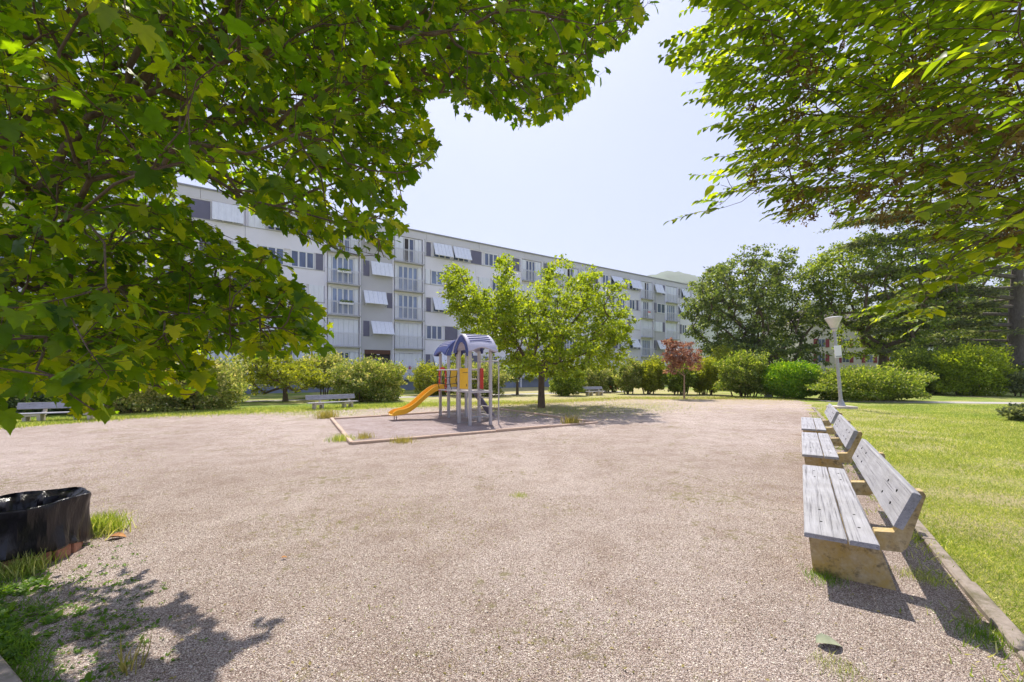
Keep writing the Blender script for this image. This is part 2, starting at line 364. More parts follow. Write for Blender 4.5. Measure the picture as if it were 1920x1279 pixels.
M['dry'] = leafmat('dry_grass', (0.22, 0.22, 0.06), (0.32, 0.29, 0.10), (0.45, 0.38, 0.18), 0.45, (1.6, 1.5, 0.7), 0.6)
M['flower_red'] = pm('red_petal', (0.7, 0.04, 0.03), None, 10, 0.6)
M['flower_white'] = leafmat('white_petal', (0.6, 0.58, 0.62), (0.7, 0.68, 0.72), None, 0.3, (1, 1, 1))
M['flower_pink'] = pm('pink_petal', (0.55, 0.08, 0.25), None, 10, 0.6)
M['box_green'] = pm('green_planter', (0.12, 0.30, 0.10), None, 10, 0.6)

# ------------------------------------------------------------------ helpers: leaves, wood
def unit(a): return a / np.maximum(np.linalg.norm(a, axis=-1, keepdims=True), 1e-9)
T_RHOMB = (np.array([[0, 0, 0], [.32, .45, .06], [0, 1, -.08], [-.32, .45, .06]]), np.array([[0, 1, 2], [0, 2, 3]]))
def maple_template():
    h = [(.10, -.05), (.30, -.13), (.44, -.05), (.36, .07), (.34, .13), (.47, .20), (.60, .38), (.46, .41), (.42, .48), (.29, .42), (.30, .57), (.25, .62), (.20, .78), (.12, .84)]
    pts = [(0, 0)] + h + [(0, 1.05)] + [(-x, y) for x, y in h[::-1]]
    V = [(0, .27, 0)] + [(x, y, 0) for x, y in pts]
    V = np.array(V, float); V[:, 2] = 0.10 * np.abs(V[:, 0]) - 0.16 * V[:, 1] ** 2 + 0.05 * np.sin(V[:, 0] * 9) - .25 * V[:, 0] ** 2
    n = len(pts); return V, np.array([[0, 1 + i, 1 + (i + 1) % n] for i in range(n)])
def ovate_template():
    ys = [0, .15, .4, .65, .85, 1.0]; ws = [0.02, .20, .28, .24, .13, 0.0]
    V = []; 
    for y, w_ in zip(ys, ws): V += [(-w_, y, .10 * w_ * 3 - .15 * y * y), (0, y, -.15 * y * y), (w_, y, .10 * w_ * 3 - .15 * y * y)]
    Fc = []
    for i in range(len(ys) - 1):
        a = i * 3; Fc += [[a, a + 1, a + 4, a + 3], [a + 1, a + 2, a + 5, a + 4]]
    return np.array(V, float), np.array(Fc)
T_MAPLE = maple_template(); T_OVATE = ovate_template()
T_BLADE = (np.array([[-.05, 0, 0], [.05, 0, 0], [.035, .55, .10], [-.035, .55, .10], [0, 1, .34]]), None)
def frames(tip, nrm):
    y = unit(tip); z = nrm - y * np.sum(nrm * y, axis=1, keepdims=True); z = unit(z); x = np.cross(y, z)
    return np.stack([x, y, z], axis=1)               # rows: local axes in world
def scatter(T, pos, fr, sc):
    V, Fc = T; n = len(pos)
    P = np.einsum('vk,nkj->nvj', V, fr) * np.asarray(sc)[:, None, None] + pos[:, None, :]
    FF = Fc[None, :, :] + (np.arange(n) * len(V))[:, None, None]
    return P.reshape(-1, 3), FF.reshape(-1, Fc.shape[1])
def arbor(start, sp, anchors, alpha=0.35, pen=None):
    """grow branches: join every anchor to the tree, weighing wire length against path length. start: node array, sp: parent list"""
    N0 = len(start); nodes = np.vstack([start, anchors]); N = len(nodes); par = np.full(N, -1); par[:N0] = sp
    pl = np.zeros(N)
    for i in range(1, N0): pl[i] = pl[par[i]] + np.linalg.norm(nodes[i] - nodes[par[i]])
    cost = np.full(N, 1e9); best = np.zeros(N, int); free = np.ones(N, bool); free[:N0] = False
    for j in range(N0 // 3, N0):
        d = np.linalg.norm(nodes - nodes[j], axis=1) + alpha * pl[j] + (pen(nodes, nodes[j]) if pen else 0); u = free & (d < cost); cost[u] = d[u]; best[u] = j
    order = list(range(N0))
    for _ in range(N - N0):
        i = int(np.argmin(np.where(free, cost, 1e9))); free[i] = False; par[i] = best[i]
        pl[i] = pl[par[i]] + np.linalg.norm(nodes[i] - nodes[par[i]]); order.append(i)
        d = np.linalg.norm(nodes - nodes[i], axis=1) + alpha * pl[i] + (pen(nodes, nodes[i]) if pen else 0); u = free & (d < cost); cost[u] = d[u]; best[u] = i
    cnt = np.ones(N)
    for i in order[::-1]:
        if par[i] >= 0: cnt[par[i]] += cnt[i]
    return nodes, par, cnt
def wood(nodes, par, cnt, rtip, expo, rmax, sides=5, wig=0.06, rng=RNG):
    r = np.minimum(rtip * cnt ** expo, rmax)
    idx = np.where(par >= 0)[0]; a = nodes[par[idx]]; b = nodes[idx]; ra = np.minimum(r[par[idx]], r[idx] * 1.5); rb = r[idx]
    L = np.linalg.norm(b - a, axis=1, keepdims=True)
    mid = (a + b) / 2 + rng.normal(0, 1, a.shape) * L * wig; mid[:, 2:] -= L * wig * 0.4; rm = (ra + rb) / 2
    Vs = []; Fs = []; off = 0
    for p, q, r0, r1 in ((a, mid, ra, rm), (mid, b, rm, rb)):
        t = unit(q - p); ref = np.where(np.abs(t[:, 2:]) < .9, np.array([[0, 0, 1.]]), np.array([[1., 0, 0]])); u = unit(np.cross(t, ref)); v = np.cross(t, u)
        an = np.arange(sides) * 2 * np.pi / sides
        ring = np.cos(an)[None, :, None] * u[:, None] + np.sin(an)[None, :, None] * v[:, None]
        P = np.concatenate([p[:, None] - t[:, None] * (r0 * .3)[:, None, None] + ring * r0[:, None, None], q[:, None] + ring * r1[:, None, None]], axis=1)
        k = np.arange(sides); f = np.stack([k, (k + 1) % sides, sides + (k + 1) % sides, sides + k], axis=1)
        Fs.append((f[None] + (np.arange(len(p)) * 2 * sides)[:, None, None]).reshape(-1, 4) + off); Vs.append(P.reshape(-1, 3)); off += P.shape[0] * 2 * sides
    return np.vstack(Vs), np.vstack(Fs)
def rvec(n, rng=RNG): return unit(rng.normal(0, 1, (n, 3)))
def trunk_mesh(name, pts, rad, m, parent, sides=12, rng=random):
    mb = MB(); P = [];
    pts = [Vector(p) for p in pts]
    mb.tube(pts, rad, sides)
    for i in range(len(mb.v)):
        x, y, z = mb.v[i]; k = 1 + 0.0 * z
        mb.v[i] = (x + rng.uniform(-1, 1) * rad[0] * .06, y + rng.uniform(-1, 1) * rad[0] * .06, z)
    return mb.build(name, m, parent, smooth=True, world=True)

# ------------------------------------------------------------------ the setting: ground
U = Vector((0.569, 0.822, 0)).normalized(); A0 = Vector((2.335, 3.324, 0))       # right-hand bench row
def sheet(name, pts, z, m, sub=0):
    me = bpy.data.meshes.new(name); me.from_pydata([(p[0], p[1], z) for p in pts], [], [tuple(range(len(pts)))]); me.materials.append(m)
    o = link(name, me); return tag(o, kind='structure')
def jag(pts, amp, step, seed):
    r = random.Random(seed); out = []
    for i in range(len(pts)):
        a = Vector(pts[i][:2]); b = Vector(pts[(i + 1) % len(pts)][:2]); k = max(1, int((b - a).length / step))
        for j in range(k):
            p = a.lerp(b, j / k)
            if j: p += Vector((r.uniform(-amp, amp), r.uniform(-amp, amp)))
            out.append((p.x, p.y))
    return out
sheet('ground', [(-4000, -200), (4000, -200), (4000, 5000), (-4000, 5000)], 0.0, M['lawn'])
K0 = Vector((3.06, 2.49, 0)); KD = Vector((0.545, 0.838, 0)).normalized()
far = [(-200, 806), (0, 801), (200, 786), (330, 777), (480, 772), (600, 768), (700, 764), (850, 759), (1000, 757), (1165, 748), (1400, 748), (1490, 750)]
gp = [tuple(K0 - KD * 6)[:2]] + [tuple(K0)[:2], tuple(K0 + KD * 12)[:2], tuple(K0 + KD * 23)[:2]] + [tuple(G(x, y))[:2] for x, y in far[::-1]] + [(-30, 9), (-30, -8), (0, -8)]
farj = jag([tuple(G(x, y))[:2] for x, y in far], 0.28, 0.45, 3)[:-1]
farj = [p for p in farj if True]
nfar = 0
def jag_open(pts, amp, step, seed):
    o = jag(pts, amp, step, seed); k = max(1, int((Vector(pts[0]) - Vector(pts[-1])).length / step)); return o[:len(o) - k + 1]
gravel_poly = [tuple(K0 - KD * 6)[:2], tuple(K0)[:2], tuple(K0 + KD * 14)[:2]] + jag_open([tuple(K0 + KD * 15)[:2], tuple(K0 + KD * 25)[:2]], 0.45, 0.5, 5) + jag_open([tuple(G(x, y))[:2] for x, y in far[::-1]], 0.75, 0.6, 3) + [(-40, 9), (-40, -8), (0, -8)]
sheet('gravel_yard', gravel_poly, 0.004, M['gravel'])
# worn dry patch towards the far end of the yard and paths
def strip(name, a, b, wd, z, m):
    a = Vector(a); b = Vector(b); n = (b - a).normalized(); n = Vector((-n.y, n.x)) * wd / 2
    return sheet(name, [a - n, b - n, b + n, a + n], z, m)
p1, p2 = G(1540, 752), G(1990, 757); strip('footpath', p1[:2], (p2 + (p2 - p1) * 1.0)[:2], 1.6, 0.008, M['path'])
p1, p2 = G(640, 748), G(1180, 733.5); strip('garden_path', (p1 - (p2 - p1) * .5)[:2], p2[:2], 1.5, 0.008, M['path'])
# low kerb between gravel and lawn
kerb = empty('kerb', tuple(K0 - KD * 3), math.atan2(KD.y, KD.x)); tag(kerb, 'low worn concrete kerb between the gravel yard and the right lawn behind the benches', 'kerb')
for i in range(24):
    MB().box(.008, .99, -0.085 + random.uniform(-.008, .008), 0.02, -.05, 0.048 + random.uniform(-.012, .012), Matrix.Translation((i * 1.0, random.uniform(-.012, .012), 0)) @ Matrix.Rotation(random.uniform(-.02, .02), 4, 'Z') @ Matrix.Rotation(random.uniform(-.012, .012), 4, 'Y'), bv=.015).build('kerbstone', M['kerb'], kerb)
kb2 = empty('timber_edging', tuple(G(-20, 1200)), 0.0); tag(kb2, 'short grey edging block in the weeds at the lower left corner', 'edging')
e0 = G(-40, 1195); e1 = G(46, 1300); dd = (e1 - e0); kb2.location = e0; kb2.rotation_euler = (0, 0, math.atan2(dd.y, dd.x))
MB().box(0, dd.length + .5, -.09, .0, -.03, .06, bv=.01).build('edging_board', M['kerb'], kb2)

# far wooded hill
hx = np.linspace(-900, 3400, 150); hv = []; hf = []
prof = np.interp(hx, [-900, 300, 640, 800, 900, 1000, 1250, 1700, 2500, 3400], [30, 330, 462, 505, 492, 462, 380, 350, 260, 40])
rg = np.random.default_rng(5)
for j in range(24):
    t = j / 23; y = 1250 + 900 * t
    hz = prof * math.sin(min(1, t * 1.02 + .02) * math.pi / 2) ** 1.1 - 4
    jit = rg.normal(0, 1, len(hx)) * 5 * (0.3 + t)
    for i in range(len(hx)): hv.append((hx[i] * (y / 2150) + 0, y, hz[i] + jit[i]))
nxh = len(hx)
for j in range(23):
    for i in range(nxh - 1): hf.append((j * nxh + i, j * nxh + i + 1, (j + 1) * nxh + i + 1, (j + 1) * nxh + i))
M['hill'] = pm('wooded_hill', (0.09, 0.16, 0.06), (0.05, 0.09, 0.035), 0.02, 0.95, fine=0.06)
ho = link('wooded_hill', mesh_np('wooded_hill', hv, [np.array(hf)], M['hill'])); tag(ho, kind='structure')

# ------------------------------------------------------------------ apartment block
P0 = Vector((-9.09, 41.6, 0)); BA = math.atan2(.557, .83)
def fs(px):
    k = (px - HX) / F; return (41.6 * k + 9.09) / (.83 - .557 * k)
blk = empty('apartment_block', P0, BA)
tag(blk, 'long pale grey five storey apartment block with white shutters and small balconies', 'building')
SL = [1.15, 4.1, 6.9, 9.7, 12.5, 15.0]      # floor levels and underside of parapet
S0, S1 = -42.0, 49.2
def bpart(name, m, mb, parent=blk, **k): return mb.build(name, m, parent, **k)
body = MB().box(S0, S1, .30, 12, 0, 15.3); bpart('wall', M['wall'], body)
# band backing (recess) 
groups = [(-29.9, -26.9, -23.85, -20.8), (-8.82, -5.87, -2.83, .25), (12.2, 15.3, 18.3, 21.3), (33.3, 36.1, 39.0, 42.1)]
walls = [(S0, -29.9), (-20.8, -8.82), (.25, 12.2), (21.3, 33.3), (42.1, S1)]
WB, WT = 0.98, 2.42                          # window band above floor level
for (a, b) in walls:
    mid = (a + b) / 2 if b - a > 8 else b
    for fl in range(5):
        z0 = SL[fl] + WT if fl >= 0 else 0; z1 = (SL[fl + 1] + WB) if fl < 4 else 15.0
        for (c, d) in ((a, mid), (mid, b)):
            if d - c < .1: continue
            bpart('spandrel_panel', M['wall'], MB().box(c + .012, d - .012, 0, .3, z0, z1))
            bpart('band_panel', M['wall'], MB().box(c + .02, d - .02, .1, .3, SL[fl] + WB, SL[fl] + WT))
            bpart('sill', M['slab'], MB().box(c + .012, d - .012, -.05, .1, SL[fl] + WB - .05, SL[fl] + WB))
    for (c, d) in ((a, mid), (mid, b)):
        if d - c < .1: continue
        bpart('spandrel_panel', M['wall'], MB().box(c + .012, d - .012, 0, .3, 1.15, SL[0] + WB - .05))
bpart('plinth', M['plinth'], MB().box(S0, S1, .04, .3, 0, 1.15))
for c in np.arange(S0, S1 - 1, 6.08):
    bpart('parapet_panel', M['parapet'], MB().box(c + .01, min(c + 6.07, S1), -.03, .3, 15.0, 15.74))
bpart('roof_cap', M['cap'], MB().box(S0 - .1, S1 + .1, -.12, 12.1, 15.74, 15.86))
for (a, b, c, d) in groups:
    bpart('grey_wall', M['wall_grey'], MB().box(b + .05, c - .05, -.02, .3, 4.1 - .25, 15.0))
    bpart('grey_wall', M['wall_grey'], MB().box(b + .05, b + .35, -.02, .3, 0, 3.85)); bpart('grey_wall', M['wall_grey'], MB().box(c - .25, c - .05, -.02, .3, 0, 3.85))
def recess_dark(s0, s1, z0, z1, y=.045): pass
def window(s0, s1, z0, z1, n, y=-.02, gl='glass', parent=blk, open_idx=None):
    f = .085; mb = MB(); ww = (s1 - s0) / n
    mb.box(s0, s1, y, y + .1, z0, z0 + f); mb.box(s0, s1, y, y + .1, z1 - f, z1)
    for i in range(n + 1):
        x = s0 + i * ww; hw = f * (.7 if 0 < i < n else .5); xa = max(s0, x - hw); xb = min(s1, x + hw)
        mb.box(xa if i else s0, xb if i < n else s1, y - .004, y + .1, z0 + f, z1 - f) if 0 < i < n else mb.box(s0 if i == 0 else s1 - f, s0 + f if i == 0 else s1, y, y + .1, z0 + f, z1 - f)
    wdw = bpart('window', M['frame'], mb, parent)
    for i in range(n):
        g = M['dark_in'] if open_idx == i else M[gl]
        bpart('pane', g, MB().box(s0 + i * ww + .03, s0 + (i + 1) * ww - .03, y + .04, y + .06, z0 + .05, z1 - .05), wdw)
    return wdw
def shutter_flat(s0, s1, z0, z1, y=-.03, gap=None):
    mb = MB(); n = max(1, int(round((s1 - s0) / .42))); w_ = (s1 - s0) / n
    for i in range(n):
        if gap is not None and i == gap: continue
        mb.box(s0 + i * w_ + .012, s0 + (i + 1) * w_ - .012, y - .015 * (i % 2), y + .035, z0, z1)
    mb.box(s0, s1, y + .036, y + .1, z0 + .02, z1 - .02)
    return bpart('shutter', M['shutter'], mb)
def shutter_open(s0, s1, z0, z1, ang=None):
    ang = ang if ang is not None else random.uniform(17, 34)
    window(s0 + .04, s1 - .04, z0, z1, max(2, int(round((s1 - s0) / .7))), y=.02)
    mb = MB(); H = z1 - z0 + .02; n = max(2, int(round((s1 - s0) / .42))); w_ = (s1 - s0) / n
    T = Matrix.Translation((0, -.04, z1)) @ Matrix.Rotation(R(-ang), 4, 'X')
    for i in range(n): mb.box(s0 + i * w_ + .012, s0 + (i + 1) * w_ - .012, -.04 - .01 * (i % 2), 0, -H, 0, T)
    mb.box(s0, s1, -.01, .015, -H + .02, -.02, T)
    o = bpart('awning_shutter', M['shutter'], mb)
    oy = -math.sin(R(ang)) * H; oz = z1 - math.cos(R(ang)) * H
    mb = MB()
    for x in (s0 + .06, s1 - .06): mb.tube([(x, .0, z0 + .05), (x, oy - .0, oz + .05)], .014, 4)
    bpart('stay', M['steel'], mb, o)
def dark(s0, s1, z0, z1):
    bpart('dark_panel', M['dark_panel'], MB().box(s0, s1, .02, .1, z0 + .03, z1 - .03))
    bpart('trim', M['frame'], MB().box(s0 - .045, s0, -.01, .1, z0, z1)); bpart('trim', M['frame'], MB().box(s1, s1 + .045, -.01, .1, z0, z1))
# what fills each window band: floor -> list of (left px, right px, kind)
BAND = {
 4: [(349, 395, 'D'), (398, 457, 'o'), (466, 498, 'S'), (500, 545, 'O'), (548, 606, 'W3'),
     (799, 808, 'D'), (812, 846, 'O'), (849, 880, 'O'), (883, 903, 'D'), (908, 933, 'W3'), (936, 957, 'S'), (961, 974, 'D'),
     (1089, 1103, 'O'), (1107, 1121, 'D'), (1129, 1141, 'W2'), (1145, 1166, 'O'), (1168, 1177, 'D'), (1180, 1199, 'O'), (1272, 1275, 'D'), (1277, 1289, 'O'),
     (230, 340, 'O')],
 3: [(300, 362, 'S'), (374, 434, 'D'), (437, 482, 'S'), (486, 533, 'W3'), (545, 589, 'W3'), (592, 606, 'D'),
     (798, 806, 'S'), (808, 830, 'W2'), (834, 850, 'D'), (853, 893, 'S'), (898, 918, 'S'), (922, 945, 'W3'), (948, 972, 'O'),
     (1088, 1104, 'W2'), (1118, 1137, 'O'), (1140, 1152, 'D'), (1157, 1171, 'W3'), (1180, 1190, 'W2'), (1193, 1197, 'D'), (1272, 1284, 'O'), (230, 290, 'D')],
 2: [(300, 360, 'W3'), (365, 430, 'S'), (436, 470, 'D'), (480, 540, 'O'), (545, 574, 'W2'), (579, 607, 'S'),
     (799, 808, 'D'), (811, 846, 'O'), (850, 885, 'S'), (890, 905, 'D'), (910, 940, 'O'), (944, 972, 'S'),
     (1088, 1105, 'S'), (1120, 1126, 'D'), (1128, 1146, 'O'), (1150, 1172, 'S'), (1176, 1181, 'D'), (1182, 1200, 'S'), (1274, 1278, 'D'), (1279, 1287, 'W2')],
 1: [(300, 350, 'S'), (355, 400, 'O'), (405, 440, 'D'), (445, 500, 'S'), (505, 560, 'O'), (565, 606, 'S'),
     (799, 829, 'W3'), (834, 858, 'D'), (861, 885, 'S'), (890, 920, 'W3'), (925, 945, 'D'), (948, 972, 'S'),
     (1088, 1106, 'O'), (1112, 1128, 'S'), (1146, 1158, 'D'), (1160, 1165, 'W1'), (1167, 1177, 'S'), (1180, 1195, 'O'), (1197, 1201, 'D'), (1279, 1287, 'W2'), (1290, 1294, 'D')],
 0: [(300, 350, 'W3'), (355, 404, 'S'), (408, 440, 'S'), (442, 474, 'S'), (478, 500, 'W1'), (503, 525, 'S'), (530, 548, 'D'), (552, 606, 'S'),
     (798, 807, 'D'), (811, 838, 'O'), (844, 876, 'S'), (884, 902, 'D'), (907, 933, 'W3'), (940, 970, 'S'),
     (1090, 1110, 'W2'), (1130, 1150, 'S'), (1174, 1186, 'D'), (1189, 1200, 'W3'), (1275, 1290, 'S')]}
for fl, els in BAND.items():
    z0, z1 = SL[fl] + WB, SL[fl] + WT
    for a, b, k in els:
        s0, s1 = fs(a), fs(b)
        if k == 'D': dark(s0, s1, z0, z1)
        elif k == 'O': shutter_open(s0, s1, z0, z1)
        elif k == 'o': shutter_open(s0, s1, z0, z1, 12)
        elif k == 'S': shutter_flat(s0, s1, z0, z1)
        else: window(s0, s1, z0, z1, int(k[1]), gl=random.choice(['glass', 'glass', 'glass2']))
# entrance columns
for gi, (a, b, c, d) in enumerate(groups):
    for fl in range(1, 5):
        z0, z1 = SL[fl] + WB, SL[fl] + WT; left = (fl + gi) % 2 == 0
        x0, x1 = b + .25, c - .1
        if left: shift = (x0, x0 + .55, x0 + .68, x1)
        else: shift = (x1 - .5, x1, x0, x1 - .62)
        bpart('dark_panel', M['dark_panel'], MB().box(shift[0], shift[1], -.05, -.02, z0, z1))
        if gi == 3 and fl == 2: shutter_flat(shift[2], shift[3], z0, z1, y=-.1)
        else:
            shutter_open(shift[2], shift[3], z0, z1) if not (gi == 3 and fl == 3) else window(shift[2], shift[3], z0, z1, 2, y=-.1)
    # entrance porch
    bpart('porch_lining', M['brown'], MB().box(b + .35, c - .25, .0, .31, 3.45, 3.85))
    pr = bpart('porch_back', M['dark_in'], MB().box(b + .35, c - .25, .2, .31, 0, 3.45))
    dr = bpart('door', M['brown'], MB().box(b + .9, b + 1.9, .12, .2, .6, 3.2)); bpart('door_glass', M['glass'], MB().box(b + 1.05, b + 1.75, .1, .12, 1.2, 3.0), dr)
    bpart('porch_lamp', M['frame'], MB().box(b + 1.5, b + 1.75, -.0, .1, 3.38, 3.45))
# balcony columns
BAL = {(0, 0): 'SG', (0, 1): 'W'}
def balcony(s0, s1, fl, kind):
    z0 = SL[fl]; z1 = SL[fl + 1] if fl < 4 else 15.0
    top = z0 + 2.45
    sl_ = bpart('floor_slab', M['slab'], MB().box(s0 - .02, s1 + .02, -.42, .3, z0 - .12, z0)) 
    bpart('lintel', M['wall'], MB().box(s0 + .06, s1 - .06, .05, .3, top, z1 - .12))
    mb = MB(); y = -.40
    mb.box(s0 - .02, s1 + .02, y - .02, y + .02, z0 + 1.08, z0 + 1.13); mb.box(s0, s1, y - .015, y + .015, z0 + .08, z0 + .11)
    mb.box(s0 - .25, s1 + .25, y + .03, y + .06, z0 + 1.18, z0 + 1.21)
    n = int((s1 - s0) / .125)
    for i in range(n + 1):
        x = s0 + (s1 - s0) * i / n; mb.box(x - .011, x + .011, y - .011, y + .011, z0 + .11, z0 + 1.08)
    r_ = bpart('railing', M['rail'], mb)
    a, b = s0 + .1, s1 - .1; z0b, z1b = z0 + .03, top - .02; L_ = b - a
    if kind == 'S': shutter_flat(a, b, z0b, z1b, y=.02)
    elif kind == 'G': shutter_flat(a, b, z0b, z1b, y=.02, gap=3); bpart('opening', M['dark_in'], MB().box(a + .1, b - .1, .13, .15, z0b, z1b))
    elif kind == 'W': window(a + L_ * .12, a + L_ * .85, z0b, z1b, 4, y=.06, gl='glass2'); shutter_flat(a, a + L_ * .11, z0b, z1b, y=.02); shutter_flat(a + L_ * .86, b, z0b, z1b, y=.02)
    elif kind == 'w': window(a + L_ * .2, a + L_ * .7, z0b, z1b, 3, y=.06, gl='glass'); shutter_flat(a, a + L_ * .19, z0b, z1b, y=.02); shutter_flat(a + L_ * .71, b, z0b, z1b, y=.02)
    elif kind == 'D': window(a + L_ * .33, a + L_ * .72, z0b, z1b, 2, y=.06, gl='glass', open_idx=0); shutter_flat(a, a + L_ * .31, z0b, z1b, y=.02); shutter_flat(a + L_ * .74, b, z0b, z1b, y=.02)
    return z0
kinds = {(0, 0): 'SSWwG', (0, 1): 'SSWwS', (1, 0): 'wSWWD', (1, 1): 'GSWWD', (2, 0): 'wSWSw', (2, 1): 'SWSSD', (3, 0): 'wWGwD', (3, 1): 'SwGWS'}
for gi, (a, b, c, d) in enumerate(groups):
    for side, (s0, s1) in enumerate(((a, b), (c, d))):
        for x in (s0 + .0, s1 - .0): bpart('pilaster', M['wall'], MB().box(x - .07, x + .07, -.06, .3, 0, 15.0))
        bpart('stanchion', M['steel'], MB().box(s1 - .06, s1 - .02, -.48, -.44, .9, 15.0))
        for fl in range(5): balcony(s0 + .08, s1 - .08, fl, kinds[(gi, side)][fl])
bpart('red_notice', M['frame'], MB().box(fs(1210), fs(1215), -.45, -.43, SL[3] + .35, SL[3] + 1.0)); bpart('notice_strip', M['flower_red'], MB().box(fs(1210), fs(1215), -.455, -.451, SL[3] + .75, SL[3] + .92))
bpart('end_wall', M['wall'], MB().box(fs(1296), S1 - .01, -.02, .0, 0, 15.0))
def bpt(s, y, z): return Vector((P0.x + .83 * s - .557 * y, P0.y + .557 * s + .83 * y, z))
for i, px in enumerate((763.5, 786.5)):
    o = empty('flower_pot', bpt(fs(px) + .1, -.5, SL[0] + 1.0), BA)
    tag(o, ('pot of magenta flowers hanging beside the gap in the shutters on the ground floor balcony', 'pot of magenta flowers at the right end of the ground floor balcony rail')[i], 'flower pot', 'magenta flower pots on the ground floor balcony')
    MB().lathe([(.0, -.12), (.09, -.12), (.12, .03), (.0, .03)], 10).build('pot', M['flower_pink'], o)
    n = 40; pos = RNG.normal(0, .09, (n, 3)) + [0, 0, .1]; V, Fc = scatter(T_RHOMB, pos, frames(rvec(n), rvec(n)), np.full(n, .09)); link('flowers', mesh_np('flowers', V, [Fc], M['flower_pink']), o)
for i, (sa, fl_, mm, lb) in enumerate(((-8.4, 3, 'box_green', 'long planter of green plants on the fourth floor balcony rail left of the entrance'), (-8.2, 2, 'flower_white', 'pale planter hung on the third floor balcony rail left of the entrance'))):
    o = empty('planter', bpt(sa + 1.0, -.52, SL[fl_] + .9), BA); tag(o, lb, 'planter')
    MB().box(-.6, .6, -.08, .08, 0, .18).build('trough', M['frame'], o)
    n = 160; pos = RNG.uniform(-1, 1, (n, 3)) * [.55, .1, .09] + [0, 0, .24]; V, Fc = scatter(T_RHOMB, pos, frames(rvec(n) + [0, 0, .6], rvec(n)), np.full(n, .12)); link('plants', mesh_np('plants', V, [Fc], M['lime_leaf' if i == 0 else 'mid_leaf']), o)

# ------------------------------------------------------------------ far block with burgundy shutters
YB = 78.0
b2 = empty('apartment_building', (PX(1500, YB), YB, 0), R(6)); tag(b2, 'cream building with burgundy shutters and dark roof behind the trees on the right', 'building')
MB().box(0, 26, 0, 10, 0, 11.2).build('wall', M['cream'], b2)
MB().add([(-.6, -.8, 11.2), (26.6, -.8, 11.2), (26.6, 10.6, 11.2), (-.6, 10.6, 11.2), (3, 5, 14.2), (23, 5, 14.2)], [(0, 1, 5, 4), (1, 2, 5), (2, 3, 4, 5), (3, 0, 4), (0, 3, 2, 1)]).build('roof', M['rooftile'], b2)
for fl in range(4):
    for k in range(5):
        x = 3.6 + k * 5.0; z = .7 + fl * 2.9
        if z > 9: continue
        fr_ = MB().box(x, x + 1.5, -.05, .0, z, z + 1.6).build('window', M['frame'], b2)
        MB().box(x + .08, x + .71, -.07, -.05, z + .08, z + 1.52).build('pane', M['glass'], fr_); MB().box(x + .79, x + 1.42, -.07, -.05, z + .08, z + 1.52).build('pane', M['glass'], fr_)
        for q in (x - .85, x + 1.6): MB().box(q, q + .75, -.1, -.02, z, z + 1.6).build('shutter', M['burgundy'], b2)

# ------------------------------------------------------------------ trees made of blobs of foliage
def blob_tree(name, label, base, Y, blobs, ztrunk, m, bark, nleaf, size, rtrunk, depth, nanch=260, seed=1, tip=(0, 0, -.2), group=None, alpha=.4, cat='tree', lean=0.0, rtip=.012, spread=.5):
    rng = np.random.default_rng(seed); X0 = PX(base, Y); root = empty(name, (X0, Y, 0)); tag(root, label, cat, group)
    B = np.array([(PX(x, Y), PZ(y, Y), r * Y / F) for x, y, r in blobs]); half = max(abs(B[:, 0] - X0) + B[:, 2]) + .01
    def samp(n, shell=.55):
        w_ = B[:, 2] ** 2.2; k = rng.choice(len(B), n, p=w_ / w_.sum()); d = rvec(n, rng) * (rng.uniform(0, 1, n) ** shell)[:, None]
        x = B[k, 0] + d[:, 0] * B[k, 2]; z = B[k, 1] + d[:, 2] * B[k, 2]
        yy = np.sqrt(np.clip(1 - ((x - X0) / half) ** 2, .08, 1)) * depth * rng.uniform(-1, 1, n)
        return np.stack([x, Y + yy, z], axis=1)
    an = samp(nanch, .4)
    st = np.array([(X0 + lean * t, Y, z) for t, z in ((0, 0), (.3, ztrunk * .35), (.7, ztrunk * .7), (1, ztrunk))])
    nodes, par, cnt = arbor(st, [-1, 0, 1, 2], an, alpha)
    V, Fc = wood(nodes[3:], np.where(par[3:] >= 3, par[3:] - 3, np.where(par[3:] >= 0, np.where(np.arange(3, len(par)) == 3, -1, 0), -1)), cnt[3:], rtip, .5, rtrunk * .6, 5, .08, rng)
    link('branches', mesh_np('branches', V, [Fc], bark, True), root, True)
    trunk_mesh('trunk', [tuple(p) for p in st] + [(st[3][0], st[3][1], ztrunk + rtrunk)], [rtrunk * 1.35, rtrunk * 1.02, rtrunk * .95, rtrunk * .85, rtrunk * .6], bark, root)
    # leaves in tufts round anchors and around twig ends
    nt_ = max(nanch * 3, 1); cen = np.vstack([an, samp(nt_ - len(an), .45)])
    k = rng.integers(0, len(cen), nleaf); tuft = rng.uniform(.45, 1.25, len(cen)) * spread
    off = rvec(nleaf, rng) * (rng.uniform(0, 1, nleaf) ** .5)[:, None] * tuft[k][:, None] * np.array([1, 1, .55])
    pos = cen[k] + off; out = unit(pos - np.array([X0, Y, B[:, 1].mean() - 1]))
    tipd = out * .6 + rvec(nleaf, rng) * .8 + np.array(tip); nr = rvec(nleaf, rng) * .8 + np.array([0, 0, .9])
    V, Fc = scatter(T_RHOMB, pos, frames(tipd, nr), size * rng.uniform(.6, 1.3, nleaf))
    o = link('foliage', mesh_np('foliage', V, [Fc], m), root, True); o['kind'] = 'stuff'
    return root
